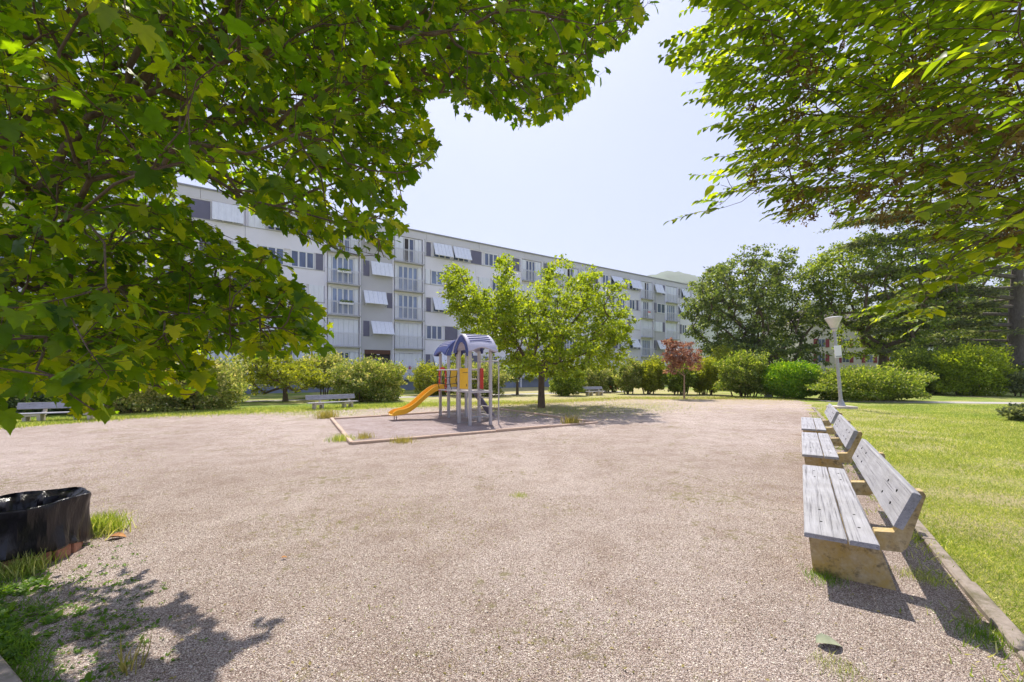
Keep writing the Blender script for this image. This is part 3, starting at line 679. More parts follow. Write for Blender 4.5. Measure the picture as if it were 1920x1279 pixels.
blob_tree('young_tree', 'bright green spreading tree with a brown trunk in the gravel beside the play tower', 1015, 20.1,
    [(870, 560, 38), (858, 528, 24), (868, 520, 11), (942, 575, 50), (950, 520, 19), (948, 498, 9), (975, 510, 12), (1035, 575, 62), (1038, 525, 20), (1036, 500, 10), (1100, 570, 46), (1103, 525, 16), (1110, 506, 8), (1145, 600, 38), (1120, 650, 48), (1040, 650, 62), (955, 630, 55), (900, 600, 40), (1158, 668, 22), (990, 684, 24), (1075, 690, 20), (885, 640, 16)],
    2.35, M['lime_leaf'], M['bark'], 44000, .145, .145, 3.5, 280, 11, spread=.38)
blob_tree('big_tree', 'large round dark green tree with spreading limbs beside the end of the block', 1425, 45,
    [(1335, 545, 38), (1375, 512, 36), (1430, 508, 34), (1478, 535, 34), (1400, 570, 58), (1320, 605, 34), (1462, 600, 42), (1500, 590, 26), (1400, 650, 44), (1345, 655, 36), (1460, 660, 40), (1490, 640, 28), (1306, 575, 20), (1505, 545, 18)],
    3.6, M['dark_leaf'], M['bark'], 34000, .30, .5, 5.5, 300, 12, spread=.8, rtip=.03)
blob_tree('park_tree', 'loose mid green tree with forked trunk behind the lamp post', 1655, 41,
    [(1562, 492, 32), (1600, 462, 28), (1650, 455, 34), (1620, 520, 48), (1695, 505, 44), (1556, 545, 34), (1530, 505, 16), (1600, 590, 30), (1665, 600, 50), (1705, 560, 42), (1560, 585, 18), (1650, 655, 26), (1700, 640, 26)],
    3.4, M['mid_leaf'], M['bark'], 26000, .27, .38, 5.0, 260, 13, spread=.75, rtip=.025)
bgt = [('lime_tree', 'yellow green tree far behind the cedar at the right edge', 1870, 66, [(1870, 620, 50), (1850, 660, 45), (1900, 650, 50), (1890, 580, 40)], 'yel_leaf', 21),
       ('wood_tree', 'dark bushy tree between the forked tree and the cedar', 1765, 58, [(1760, 540, 60), (1720, 600, 55), (1800, 590, 60), (1765, 650, 60), (1770, 480, 45)], 'dark_leaf', 22),
       ('wood_tree', 'tall mid green tree behind the cedar crown at the right', 1850, 62, [(1850, 500, 65), (1900, 540, 60), (1820, 560, 55), (1860, 620, 60), (1930, 480, 60), (1870, 440, 40)], 'mid_leaf', 23),
       ('wood_tree', 'broad tree at the far right margin behind the cedar trunk', 1960, 55, [(1950, 600, 60), (1920, 660, 40), (2000, 560, 80), (1990, 650, 60)], 'mid_leaf', 26)]
for nm, lb, bx, Yb, bl, mm, sd_ in bgt:
    blob_tree(nm, lb, bx, Yb, bl, 3.0, M[mm], M['bark'], 14000, .42, .3, 4.5, 120, sd_, spread=1.0, rtip=.04, group='trees behind the right lawn')
blob_tree('copper_tree', 'small copper red tree on a thin pale stem at the gravel end', 1283, 27.0,
    [(1268, 655, 15), (1255, 645, 9), (1285, 660, 16), (1300, 672, 13), (1262, 672, 16), (1280, 682, 18), (1303, 688, 8), (1258, 690, 11), (1290, 645, 5)],
    1.5, M['red_leaf'], M['bark_tan'], 3400, .15, .05, 1.0, 70, 31, spread=.25, rtip=.006)

# cedar: level plates of needles on long limbs
def cedar():
    rng = np.random.default_rng(41); Y = 39.0; X0 = PX(1908, Y); root = empty('cedar_tree', (X0, Y, 0)); tag(root, 'huge old cedar with a thick grey trunk and long level limbs on the right', 'tree')
    trunk_mesh('trunk', [(X0, Y, -.1), (X0, Y, .6), (X0 - .1, Y, 3), (X0 - .1, Y, 8), (X0, Y, 17)], [1.15, .8, .66, .55, .12], M['bark_grey'], root, 16)
    limbs = []; pos = []; tips = []
    spec = [(PZ(py, Y), ang, ln) for py, ang, ln in [(690, 200, 8), (675, 165, 9), (650, 188, 13), (640, 150, 11), (625, 215, 10), (610, 178, 14), (590, 160, 13), (575, 200, 14), (560, 182, 15), (540, 165, 15), (520, 192, 16), (500, 175, 15.5), (480, 205, 14), (462, 185, 16.5), (440, 168, 15), (420, 190, 16.5), (405, 178, 17), (620, 100, 9), (560, 80, 10), (500, 95, 10), (600, 10, 8), (520, 20, 9), (450, 350, 8), (600, 250, 8), (540, 235, 9), (480, 240, 9), (430, 215, 12), (395, 200, 12), (375, 180, 12), (350, 170, 9)]]
    for z, ang, ln in spec:
        if ang > 200: ln *= .55
        elif ang > 186: ang = 186 - (ang - 186) * .3
        a = R(ang); d = np.array([math.cos(a), math.sin(a), 0]); side = np.array([-d[1], d[0], 0]); pts = []
        rise = rng.uniform(.0, .10); wob = rng.uniform(-.06, .06)
        for t in np.linspace(0, 1, 8): pts.append(np.array([X0, Y, z]) + d * ln * t + side * ln * wob * t * t + np.array([0, 0, ln * (rise * t - .10 * t ** 3)]))
        limbs.append((pts, [max(.03, .20 * (1 - t) ** 1.1 * (ln / 14)) for t in np.linspace(0, 1, 8)]))
        for j in range(int(ln * 4.2)):
            t = rng.uniform(.18, 1.0); i = min(6, int(t * 7)); p = pts[i] + (pts[i + 1] - pts[i]) * (t * 7 - i)
            sl = (1.15 - t * .75) * ln * .20 * rng.uniform(.5, 1.1); sg = rng.choice([-1, 1]); dd_ = unit((d * rng.uniform(.3, .9) + side * sg + np.array([0, 0, rng.uniform(-.12, .05)]))[None])[0]
            limbs.append(([p, p + dd_ * sl * .5 + [0, 0, .03], p + dd_ * sl + [0, 0, -.05 * sl]], [.03, .02, .008]))
            n = int(20 * sl) + 5; u = rng.uniform(.12, 1.05, n); q = p + dd_ * sl * u[:, None] + rng.normal(0, .17, (n, 3)) * [1, 1, .4]
            pos.append(q); tips.append(np.tile(dd_, (n, 1)) + rng.normal(0, .6, (n, 3)))
    mb = MB()
    for pts, rs in limbs: mb.tube([tuple(p) for p in pts], rs, 5, False)
    mb.build('limbs', M['bark_grey'], root, True, True, fix=False)
    pos = np.vstack(pos); tips = np.vstack(tips); n = len(pos)
    V, Fc = scatter(T_RHOMB, pos, frames(tips, rvec(n, rng) * .5 + [0, 0, 1]), rng.uniform(.16, .36, n) * .95)
    o = link('foliage', mesh_np('foliage', V, [Fc], M['cedar_leaf']), root, True); o['kind'] = 'stuff'
cedar()

# ------------------------------------------------------------------ shrubs
def bush(name, label, pxl, pxr, ytop, ybase, m, n=9000, size=.11, lift=0.0, seed=0, group=None, Y=None, round_=2.4, stems=5, shoots=.45, dfac=.8, cat='shrub', bark='bark', floral=None, lump=.24):
    rng = np.random.default_rng(1000 + seed); Y = Y or GY(ybase); X0 = PX((pxl + pxr) / 2, Y); rx = (pxr - pxl) / 2 * Y / F * 1.08; top = PZ(ytop - 3, Y); ry = rx * dfac if rx < 3 else 2.2
    root = empty(name, (X0, Y, 0)); tag(root, label, cat, group)
    z0 = lift; cz = (z0 + top) / 2; rz = (top - z0) / 2
    d = rvec(n, rng); ph = rng.uniform(0, 6.28, 8)
    lumpf = 1 + lump * (np.sin(d[:, 0] * 5 + ph[0]) * np.sin(d[:, 2] * 5 + ph[1]) + .6 * np.sin(d[:, 0] * 11 + ph[2]) * np.sin(d[:, 1] * 9 + ph[3]) + .5 * np.sin(d[:, 2] * 13 + ph[4] + d[:, 0] * 7))
    ad = np.abs(d); sq = (ad[:, 0] ** round_ + ad[:, 1] ** round_ + ad[:, 2] ** round_) ** (-1 / round_)
    r = rng.uniform(0, 1, n) ** .16 * lumpf * sq
    k = rng.uniform(0, 1, n) < .22; r[k] *= rng.uniform(.5, 1, k.sum())
    pos = np.stack([X0 + d[:, 0] * r * rx * .93, Y + d[:, 1] * r * ry * .93, cz + d[:, 2] * r * rz * .93], axis=1)
    out = unit(d); s_ = rng.uniform(0, 1, n) < shoots; pos[s_] += (out[s_] * .4 + [0, 0, .8]) * (rng.uniform(0, 1, s_.sum()) ** 2 * .38 * min(1, rz))[:, None] * np.clip(out[s_, 2:3] + .4, 0, 1)
    pos[:, 2] = np.maximum(pos[:, 2], z0 * .7 + .04 + rng.uniform(0, .1, n))
    tipd = out * .7 + rvec(n, rng) * .8 + [0, 0, .35]; nr = out * .6 + rvec(n, rng) * .9
    V, Fc = scatter(T_RHOMB, pos, frames(tipd, nr), size * rng.uniform(.6, 1.35, n))
    o = link('foliage', mesh_np('foliage', V, [Fc], m), root, True); o['kind'] = 'stuff'
    mb = MB()
    for i in range(stems):
        a = rng.uniform(0, 6.28); q = rng.uniform(.1, .75); bx = X0 + math.cos(a) * rx * q * .6; by = Y + math.sin(a) * ry * q * .6
        ex = X0 + math.cos(a) * rx * q; ey = Y + math.sin(a) * ry * q
        mb.tube([(bx, by, -.05), ((bx + ex) / 2 + rng.normal(0, .05), (by + ey) / 2, cz * .6), (ex, ey, cz * 1.15)], [.05, .035, .02], 6)
    if stems: mb.build('stems', M[bark], root, True, True, fix=False)
    if floral:
        nf, fm, fsz = floral; f = rng.integers(0, n, nf); V, Fc = scatter(T_RHOMB, pos[f] + out[f] * .07, frames(rvec(nf, rng), rvec(nf, rng)), np.full(nf, fsz)); ob = link('flowers', mesh_np('flowers', V, [Fc], M[fm]), root, True); ob['kind'] = 'stuff'
    return root
GL = 'shrubs along the foot of the block'; GR = 'hedge shrubs at the end of the gravel yard'
bush('shrub', 'dark evergreen shrub behind the leftmost bench', -60, 110, 716, 777, M['ever_leaf'], 13000, .12, seed=1, group=GL, floral=(350, 'pale_leaf', .13))
bush('shrub', 'low dark shrub between the leftmost bench and the pale shrubs', 95, 232, 733, 774, M['ever_leaf'], 9000, .11, seed=2, group=GL, floral=(150, 'pale_leaf', .1))
bush('shrub', 'pale tipped tangled shrub half hidden under the maple leaves', 210, 345, 694, 773, M['pale_leaf'], 11000, .12, seed=3, group=GL, floral=(900, 'mid_leaf', .12), lump=.25)
bush('shrub', 'cream tipped shrub left of the arching yellow green shrub', 325, 445, 680, 768, M['pale_leaf'], 12000, .12, seed=4, group=GL, lump=.24, floral=(1500, 'mid_leaf', .13))
blob_tree('large_shrub', 'arching yellow green shrub on a crooked stem behind the middle bench', 535, 24.5,
    [(440, 700, 22), (470, 695, 28), (505, 690, 30), (540, 692, 30), (575, 700, 24), (600, 705, 18), (430, 720, 18), (465, 722, 20), (500, 715, 24), (560, 718, 20), (520, 672, 12), (490, 676, 12)], .9, M['yel_leaf'], M['bark'], 15000, .14, .13, 1.7, 120, 51, cat='shrub', group=GL, spread=.34, tip=(0, 0, .3))
bush('shrub', 'pink tinged feathery shrub right of the arching shrub', 556, 655, 672, 746, M['pale_leaf'], 12000, .14, .7, seed=6, group=GL, lump=.2, floral=(2500, 'yel_leaf', .15))
bush('shrub', 'big bushy shrub reaching the ground left of the play tower', 628, 752, 684, 752, M['pale_leaf'], 15000, .13, seed=7, group=GL, lump=.2, floral=(5000, 'mid_leaf', .14), shoots=.4)
bush('shrub', 'rounded shrub seen just left of the play tower posts', 776, 856, 690, 741, M['yel_leaf'], 9000, .14, seed=8, group=GL, floral=(2500, 'pale_leaf', .14))
bush('shrub', 'brownish topped shrub seen through the play tower', 848, 948, 690, 743, M['pale_leaf'], 10000, .14, seed=9, group=GL, floral=(3000, 'dark_leaf', .14))
bush('shrub', 'tall thin green shrub rising behind the play tower roof', 842, 888, 662, 738, M['yel_leaf'], 4000, .15, seed=10, group=GL, Y=36)
blob_tree('small_tree', 'little crooked tree in front of the blue grey plinth left of the green tree', 970, 32.0,
    [(945, 696, 16), (970, 690, 20), (995, 698, 16), (960, 706, 12)], 1.1, M['mid_leaf'], M['bark'], 5000, .15, .10, 1.3, 50, 52, spread=.35)
bush('shrub', 'dark green shrub just right of the green tree trunk', 1034, 1092, 694, 742, M['mid_leaf'], 7000, .14, seed=12, group=GL)
bush('shrub', 'pink green shrub behind the farthest bench', 1084, 1140, 690, 736, M['pale_leaf'], 6000, .15, seed=13, group=GL, floral=(2500, 'mid_leaf', .15))
bush('rose_bush', 'rose bush with red flowers right of the farthest bench', 1130, 1160, 692, 735, M['dark_leaf'], 3500, .14, seed=14, floral=(60, 'flower_red', .22))
bush('shrub', 'first shrub at the left end of the hedge, brownish and loose', 1158, 1204, 686, 739, M['pale_leaf'], 7000, .14, .3, seed=15, group=GR, floral=(3000, 'mid_leaf', .14))
bush('shrub', 'clipped green shrub left of the copper tree in the hedge', 1192, 1250, 681, 739, M['yel_leaf'], 12000, .14, .22, seed=16, group=GR, stems=8)
bush('shrub', 'clipped shrub directly behind the copper tree stem', 1243, 1304, 684, 740, M['mid_leaf'], 12000, .14, .22, seed=17, group=GR, stems=8)
bush('shrub', 'clipped light green shrub right of the copper tree', 1294, 1352, 680, 740, M['yel_leaf'], 12000, .14, .22, seed=18, group=GR, stems=8)
bush('shrub', 'wide dome shaped feathery shrub on dark stems left of the laurel', 1350, 1438, 671, 744, M['mid_leaf'], 17000, .13, .25, seed=19, group=GR, stems=10, shoots=.5, floral=(3000, 'pale_leaf', .13))
bush('shrub', 'yellow green shrub top showing behind the dome shaped shrub', 1331, 1397, 656, 728, M['yel_leaf'], 8000, .18, seed=20, Y=41, round_=2.2)
bush('laurel_shrub', 'dense glossy bright green laurel clipped into a round ball', 1438, 1533, 681, 747, M['laurel'], 20000, .12, seed=21, round_=2.8, lump=.05, shoots=.05, stems=3)
bush('flowering_shrub', 'narrow shrub with white blossom squeezed left of the laurel', 1433, 1458, 698, 744, M['dark_leaf'], 1500, .12, .6, seed=22, floral=(500, 'flower_white', .12), stems=3, dfac=1.4)
bush('shrub', 'low wide spreading green shrub behind the lamp post', 1536, 1716, 697, 751, M['mid_leaf'], 24000, .13, seed=23, shoots=.5, lump=.2, floral=(5000, 'pale_leaf', .12))
bush('shrub', 'tall dark green shrub left of the bright shrub near the cedar', 1676, 1786, 657, 739, M['mid_leaf'], 15000, .16, seed=24, floral=(4000, 'dark_leaf', .16), shoots=.5)
bush('shrub', 'bright green upright shrub standing before the cedar', 1764, 1868, 656, 742, M['lime_leaf'], 15000, .15, seed=25, shoots=.6, lump=.22)
bush('shrub', 'dark shrub in the shade at the cedar foot', 1850, 1935, 684, 733, M['dark_leaf'], 8000, .17, seed=26)
bush('conifer_sprig', 'low grey green conifer sprigs at the right edge by the cedar trunk', 1880, 1940, 706, 738, M['cedar_leaf'], 2500, .2, .3, seed=27, Y=30, stems=2)
bush('conifer_sprig', 'flat juniper tuft on the lawn at the right edge', 1893, 1950, 766, 790, M['cedar_leaf'], 1600, .12, seed=28, stems=0)
# distant foliage right of the block behind the hedge
bush('shrub', 'dark far hedge filling the space under the big round tree', 1330, 1520, 690, 726, M['dark_leaf'], 12000, .26, seed=29, Y=50, stems=0)
bush('shrub', 'dark hedge in the shade under the forked park tree', 1690, 1990, 676, 728, M['ever_leaf'], 12000, .28, seed=30, Y=48, stems=0)
bush('shrub', 'dark green hedge below the first floor at the far left of the block', 40, 330, 672, 735, M['dark_leaf'], 12000, .2, seed=31, Y=25.5, stems=0)

# ------------------------------------------------------------------ benches
def bench(loc, rz, label, conc, sc=1.0, L=2.96, wear=0):
    root = empty('park_bench', loc, rz); root.scale = (sc, sc, sc); tag(root, label, 'bench', 'grey plank benches on concrete feet')
    r = random.Random(wear)
    def plank(name, y0, y1, z0, z1, tilt=None):
        mb = MB(); n = 14
        for i in range(n + 1):
            x = L * i / n; j = .0015
            for (yy, zz) in ((y0, z0), (y0, z1 - .008), (y0 + .008 * (1 if y1 > y0 else -1), z1), (y1 - .008 * (1 if y1 > y0 else -1), z1), (y1, z1 - .008), (y1, z0)):
                xx = x + (r.uniform(-.006, .006) if i in (0, n) else 0)
                mb.v.append((xx, yy + r.uniform(-j, j), zz + r.uniform(-j, j)))
        k = 6
        for i in range(n):
            for q in range(k): mb.f.append((i * k + q, i * k + (q + 1) % k, (i + 1) * k + (q + 1) % k, (i + 1) * k + q))
        mb.f.append(tuple(range(k))); mb.f.append(tuple(n * k + q for q in range(k)))
        if tilt: 
            T = Matrix.Translation(tilt[0]) @ Matrix.Rotation(tilt[1], 4, 'X')
            mb.v = [tuple(T @ Vector(p)) for p in mb.v]
        return mb.build(name, M['plank'], root)
    plank('seat_plank', 0, -.268, .392, .43); plank('seat_plank', -.282, -.456, .392, .43)
    bp = plank('back_plank', 0, -.055, 0, .285, ((0, -.53, .585), R(21)))
    mb = MB()
    T = Matrix.Translation((0, -.53, .585)) @ Matrix.Rotation(R(21), 4, 'X')
    for x in (.36, .74, L - .74, L - .36):
        for z in (.09, .20): mb.tube([T @ Vector((x, -.0, z)), T @ Vector((x, .006, z))], .011, 8)
    mb.build('bolts', M['rope'], bp)
    mb = MB()
    for x in (.36, .74, L - .74, L - .36):
        for y in (-.12, -.37): mb.tube([(x, y, .428), (x, y, .433)], .010, 8)
    mb.build('seat_bolts', M['rope'], root)
    prof = [(-.07, -.05), (-.60, -.05), (-.585, .02), (-.50, .30), (-.62, .31), (-.655, .36), (-.755, .77), (-.74, .80), (-.70, .80), (-.685, .78), (-.60, .49), (-.575, .455), (-.46, .44), (-.458, .391), (-.02, .391), (-.03, .34)]
    low = [(-.07, -.05), (-.50, -.05), (-.46, .391), (-.02, .391), (-.03, .34)]
    for x in (.30, L - .30 - .56):
        mb = MB(); mb.prism(prof, x, x + .11); mb.prism(low, x + .43, x + .54)
        mb.box(x + .11, x + .43, -.46, -.03, .29, .388)
        mb.build('concrete_foot', conc, root)
    return root
RZ = math.atan2(U.y, U.x)
bench(tuple(A0), RZ, 'nearest grey plank bench on lichened concrete feet at the lower right', M['bconc'], wear=1)
bench(tuple(A0 + U * 3.87), RZ, 'middle bench of the row beside the right lawn', M['bconc'], wear=2)
bench(tuple(A0 + U * 7.5), RZ, 'farthest bench of the row beside the right lawn, nearest to the lamp post', M['bconc'], wear=3)
bl_, br_ = G(28, 797), G(192, 790)
bench(tuple(G(186, 789)), math.atan2((bl_ - br_).y, (bl_ - br_).x), 'pale bench before the dark shrub at the left edge under the maple', M['bconc2'], .80, 2.7, wear=4)
bl_, br_ = G(585, 769.5), G(672, 764.5)
bench(tuple(br_), math.atan2((bl_ - br_).y, (bl_ - br_).x), 'pale bench at the gravel edge left of the play slide', M['bconc2'], .78, 2.9, wear=5)
bl_, br_ = G(1092, 742.5), G(1136, 741.5)
bench(tuple(br_), math.atan2((bl_ - br_).y, (bl_ - br_).x) + .05, 'small far bench right of the green tree trunk', M['bconc2'], .78, 2.3, wear=6)

# ------------------------------------------------------------------ sandbox
ca, cb, cc, cdn = G(622, 787), G(660, 834), G(1120, 794), G(933, 768)
sheet('play_gravel', [tuple(p)[:2] for p in (ca, cb, cc, cdn)], 0.008, M['sand'])
sbx = empty('sandbox_border', tuple(cb)); tag(sbx, 'low reddish timber border round the play area', 'border')
for p, q, n in ((cb, cc, 4), (cc, cdn, 3), (cdn, ca, 4), (ca, cb, 3)):
    dv = q - p; ln = dv.length; dr = dv.normalized(); ag = math.atan2(dr.y, dr.x)
    for i in range(n):
        T = Matrix.Translation(p + dr * (ln * i / n)) @ Matrix.Rotation(ag + random.uniform(-.004, .004), 4, 'Z')
        MB().box(.008 if i else .0, ln / n - .008, -.055, .055, -.03, .075 + random.uniform(-.012, .012), T, bv=.02).build('timber', M['border'], sbx, True, True)

# ------------------------------------------------------------------ play tower
AX = Vector((.83, .557, 0)); BX = Vector((-.557, .83, 0)); TR = math.atan2(AX.y, AX.x)
tw = empty('play_tower', (-1.34, 13.26, 0), TR); tag(tw, 'playground tower with yellow slide, white posts and two curved blue roofs in the sandbox', 'play structure')
def tl(p):   # world -> tower local
    d = Vector(p) - Vector((-1.34, 13.26, 0)); return Vector((d.dot(AX), d.dot(BX), p[2] if len(p) > 2 else 0))
S_ = .76; o1 = Vector((0, 0, 0)); o2 = tl((-2.38, 15.6, 0))
posts = [(o1.x + a * S_, o1.y + b * S_) for a in (0, 1) for b in (0, 1)] + [(o2.x + a * .74, o2.y + b * .74) for a in (0, 1) for b in (0, 1)]
for i, (x, y) in enumerate(posts):
    hp = 2.44
    p_ = MB().box(x - .048, x + .048, y - .048, y + .048, .0, hp, bv=.014).build('post', M['post'], tw)
    MB().box(x - .058, x + .058, y - .012, y + .012, -.02, .22).build('foot_plate', M['steel'], p_)
for (ox, oy, s) in ((o1.x, o1.y, S_), (o2.x, o2.y, .74)):
    mb = MB().box(ox - .04, ox + s + .04, oy - .04, oy + s + .04, 1.07, 1.12); mb.box(ox - .05, ox + s + .05, oy - .065, oy - .03, 1.05, 1.11); mb.box(ox - .05, ox + s + .05, oy + s + .03, oy + s + .065, 1.03, 1.14)
    mb.build('deck', M['post'], tw)
# bridge deck and rails between towers
mb = MB(); mb.box(o1.x + .0, o1.x + S_, o1.y + S_ + .066, o2.y - .07, 1.06, 1.10)
mb.build('bridge_deck', M['post'], tw)
for x in (o1.x - .02, o1.x + S_): MB().tube([(x, o1.y + S_, 1.80), (x, o2.y, 1.80)], .02, 8).build('rail', M['post'], tw, True)
MB().box(o1.x + .0, o1.x + S_, o1.y - .05 + S_ + .7, o1.y + S_ + .75, 1.78, 1.84).build('rail', M['post'], tw)
# panels
def plate(name, x0, x1, y0, y1, z0, z1, m): return MB().box(x0, x1, y0, y1, z0, z1, bv=.006).build(name, m, tw)
yp = plate('panel', o1.x - .022, o1.x + .0, o1.y + .07, o1.y + S_ - .07, 1.17, 1.85, M['yellow_panel'])
MB().box(o1.x - .03, o1.x - .0225, o1.y + .16, o1.y + .19, 1.26, 1.34).build('cutout', M['bark'], yp)
MB().box(o1.x - .03, o1.x - .0225, o1.y + .10, o1.y + .45, 1.70, 1.715).build('groove', M['bark'], yp)
plate('panel', o2.x + .07, o2.x + .67, o2.y - .035, o2.y - .0, 1.17, 1.82, M['yellow_panel'])
plate('panel', o2.x + .74, o2.x + .762, o2.y + .07, o2.y + .67, 1.17, 1.8, M['yellow_panel'])
plate('red_panel', o1.x + S_ + .0, o1.x + S_ + .03, o1.y + S_ * .66, o1.y + S_ - .06, 1.15, 1.85, M['red'])
plate('red_panel', o1.x + .02, o1.x + .05, o1.y + S_ + .05, o1.y + S_ + .2, .98, 1.2, M['red'])
# red arch at slide mouth (on the -x side of the far tower)
def arch(x, y0, y1, z0, z1, m, name='arch'):
    n = 12; c = (y0 + y1) / 2; rO = (y1 - y0) / 2; mb = MB(); out = [(y0, z0)]; inn = [(y0 + .09, z0)]
    for i in range(n + 1):
        a = math.pi - math.pi * i / n; out.append((c + rO * math.cos(a), z1 - rO * .8 + rO * .8 * math.sin(a))); inn.append((c + (rO - .09) * math.cos(a), z1 - rO * .8 + (rO * .8 - .09) * math.sin(a)))
    out.append((y1, z0)); inn.append((y1 - .09, z0)); N = len(out)
    for xx in (x, x + .03):
        for p, q in zip(out, inn): mb.v += [(xx, p[0], p[1]), (xx, q[0], q[1])]
    for i in range(N - 1):
        a = i * 2; b = a + 2; k = 2 * N
        mb.f += [(a, b, b + 1, a + 1), (k + a, k + a + 1, k + b + 1, k + b), (a, k + a, k + b, b), (a + 1, b + 1, k + b + 1, k + a + 1)]
    mb.f += [(0, 1, 2 * N + 1, 2 * N), (2 * N - 2, 2 * N - 1, 4 * N - 1, 4 * N - 2)]
    return mb.build(name, m, tw)
ar = arch(o2.x - .09, o2.y + .04, o2.y + .70, .98, 1.92, M['red'], 'slide_arch')
for z in (1.15, 1.5): 
    for y in (o2.y + .085, o2.y + .655): MB().tube([(o2.x - .10, y, z), (o2.x - .085, y, z)], .02, 8).build('bolt', M['frame'], ar)
# slide
prof = []
for i in range(25):
    t = i / 24; x = o2.x - .05 - 2.02 * t
    zc = 1.10 if t < .06 else (1.10 - .86 * (1 - math.cos(math.pi * min(1, (t - .06) / .80))) / 2)
    if t > .86: zc = .24 - .03 * math.sin((t - .86) / .14 * math.pi / 2)
    prof.append((x, zc))
mb = MB(); yc = o2.y + .37; hw = .235; K = 12
for x, z in prof:
    t = (o2.x - .05 - x) / 2.02; hs = .17 if t < .93 else .17 - (t - .93) * 1.3
    ring = [(-hw - .03, 0 + hs - .02), (-hw - .015, hs), (-hw + .015, hs), (-hw + .03, hs - .03), (-hw + .04, .03), (-hw + .08, 0), (hw - .08, 0), (hw - .04, .03), (hw - .03, hs - .03), (hw - .015, hs), (hw + .015, hs), (hw + .03, hs - .02), (hw + .02, -.03), (-hw - .02, -.03)]
    K = len(ring)
    for yy, zz in ring: mb.v.append((x, yc + yy, z + zz))
for i in range(len(prof) - 1):
    for k in range(K): mb.f.append((i * K + k, i * K + (k + 1) % K, (i + 1) * K + (k + 1) % K, (i + 1) * K + k))
e = (len(prof) - 1) * K; mb.f.append((5, 6, 12, 13)); mb.f.append(tuple(e + k for k in (5, 6, 12, 13))); mb.f.append(tuple(e + k for k in (0, 1, 2, 3, 4, 5, 13))); mb.f.append(tuple(e + k for k in (6, 7, 8, 9, 10, 11, 12)))
sld = mb.build('slide', M['yellow'], tw, True)
mb = MB()
for yy in (-.12, .12): mb.tube([(prof[-3][0], yc + yy, -.02), (prof[-3][0], yc + yy, .24)], .018, 8)
mb.build('slide_leg', M['steel'], sld, True)
# net between the towers
mb = MB()
for i in range(4):
    y = o1.y + S_ + .1 + (o2.y - o1.y - S_ - .2) * i / 3
    mb.tube([(o1.x - .0, y, 1.78), (o1.x - .05, y + .05, 1.45), (o1.x + .02, y, 1.12)], .012, 5)
    mb.tube([(o1.x + S_, y, 1.78), (o1.x + S_ + .04, y + .04, 1.45), (o1.x + S_ - .02, y, 1.12)], .012, 5)
for z in (1.35, 1.58):
    for xx in (o1.x - .03, o1.x + S_ + .02): mb.tube([(xx, o1.y + S_ + .02, z), (xx, (o1.y + S_ + o2.y) / 2, z - .06), (xx, o2.y, z)], .012, 5)
mb.build('rope_net', M['rope'], tw)
# ladder on the right side (+x), rungs on the front, pole
mb = MB()
for z in (.30, .58, .86): mb.tube([(o1.x + S_, o1.y, z), (o1.x + S_, o1.y + S_, z)], .018, 8)
mb.build('rungs', M['post'], tw, True)
mb = MB()
for z in (.28,): mb.tube([(o1.x, o1.y, z), (o1.x + S_, o1.y, z)], .016, 8)
mb.build('rungs', M['steel'], tw, True)
for z in (1.48, 1.82): MB().tube([(o1.x + .0, o1.y + S_, z), (o1.x + S_, o1.y + S_, z)], .018, 8).build('rail', M['post'], tw, True)
MB().box(o1.x + .05, o1.x + S_ - .05, o1.y + S_ + .02, o1.y + S_ + .05, 0, 0.001 + .02).build('base_bar', M['steel'], tw)
pp = tl(tuple(G(935, 796)))
mb = MB().tube([(pp.x, pp.y, 0), (pp.x, pp.y, 2.06)], .022, 10); mb.tube([(o1.x + S_, o1.y, 2.08), (pp.x, pp.y, 2.08)], .022, 8); mb.tube([(o1.x + S_, o1.y + S_, 2.08), (pp.x, pp.y, 2.08)], .018, 8)
mb.build('fire_pole', M['post'], tw, True)
T = Matrix.Translation((o1.x + .42, o1.y + S_ + .15, 1.05)) @ Matrix.Rotation(R(-47), 4, 'Y')
rp = MB().box(-.02, .02, .0, .42, -1.1, 0, Matrix.Translation((o1.x + S_ + .02, o1.y + S_ + .15, 1.05)) @ Matrix.Rotation(R(-38), 4, 'Y')).build('climbing_ramp', M['dark_panel'], tw)
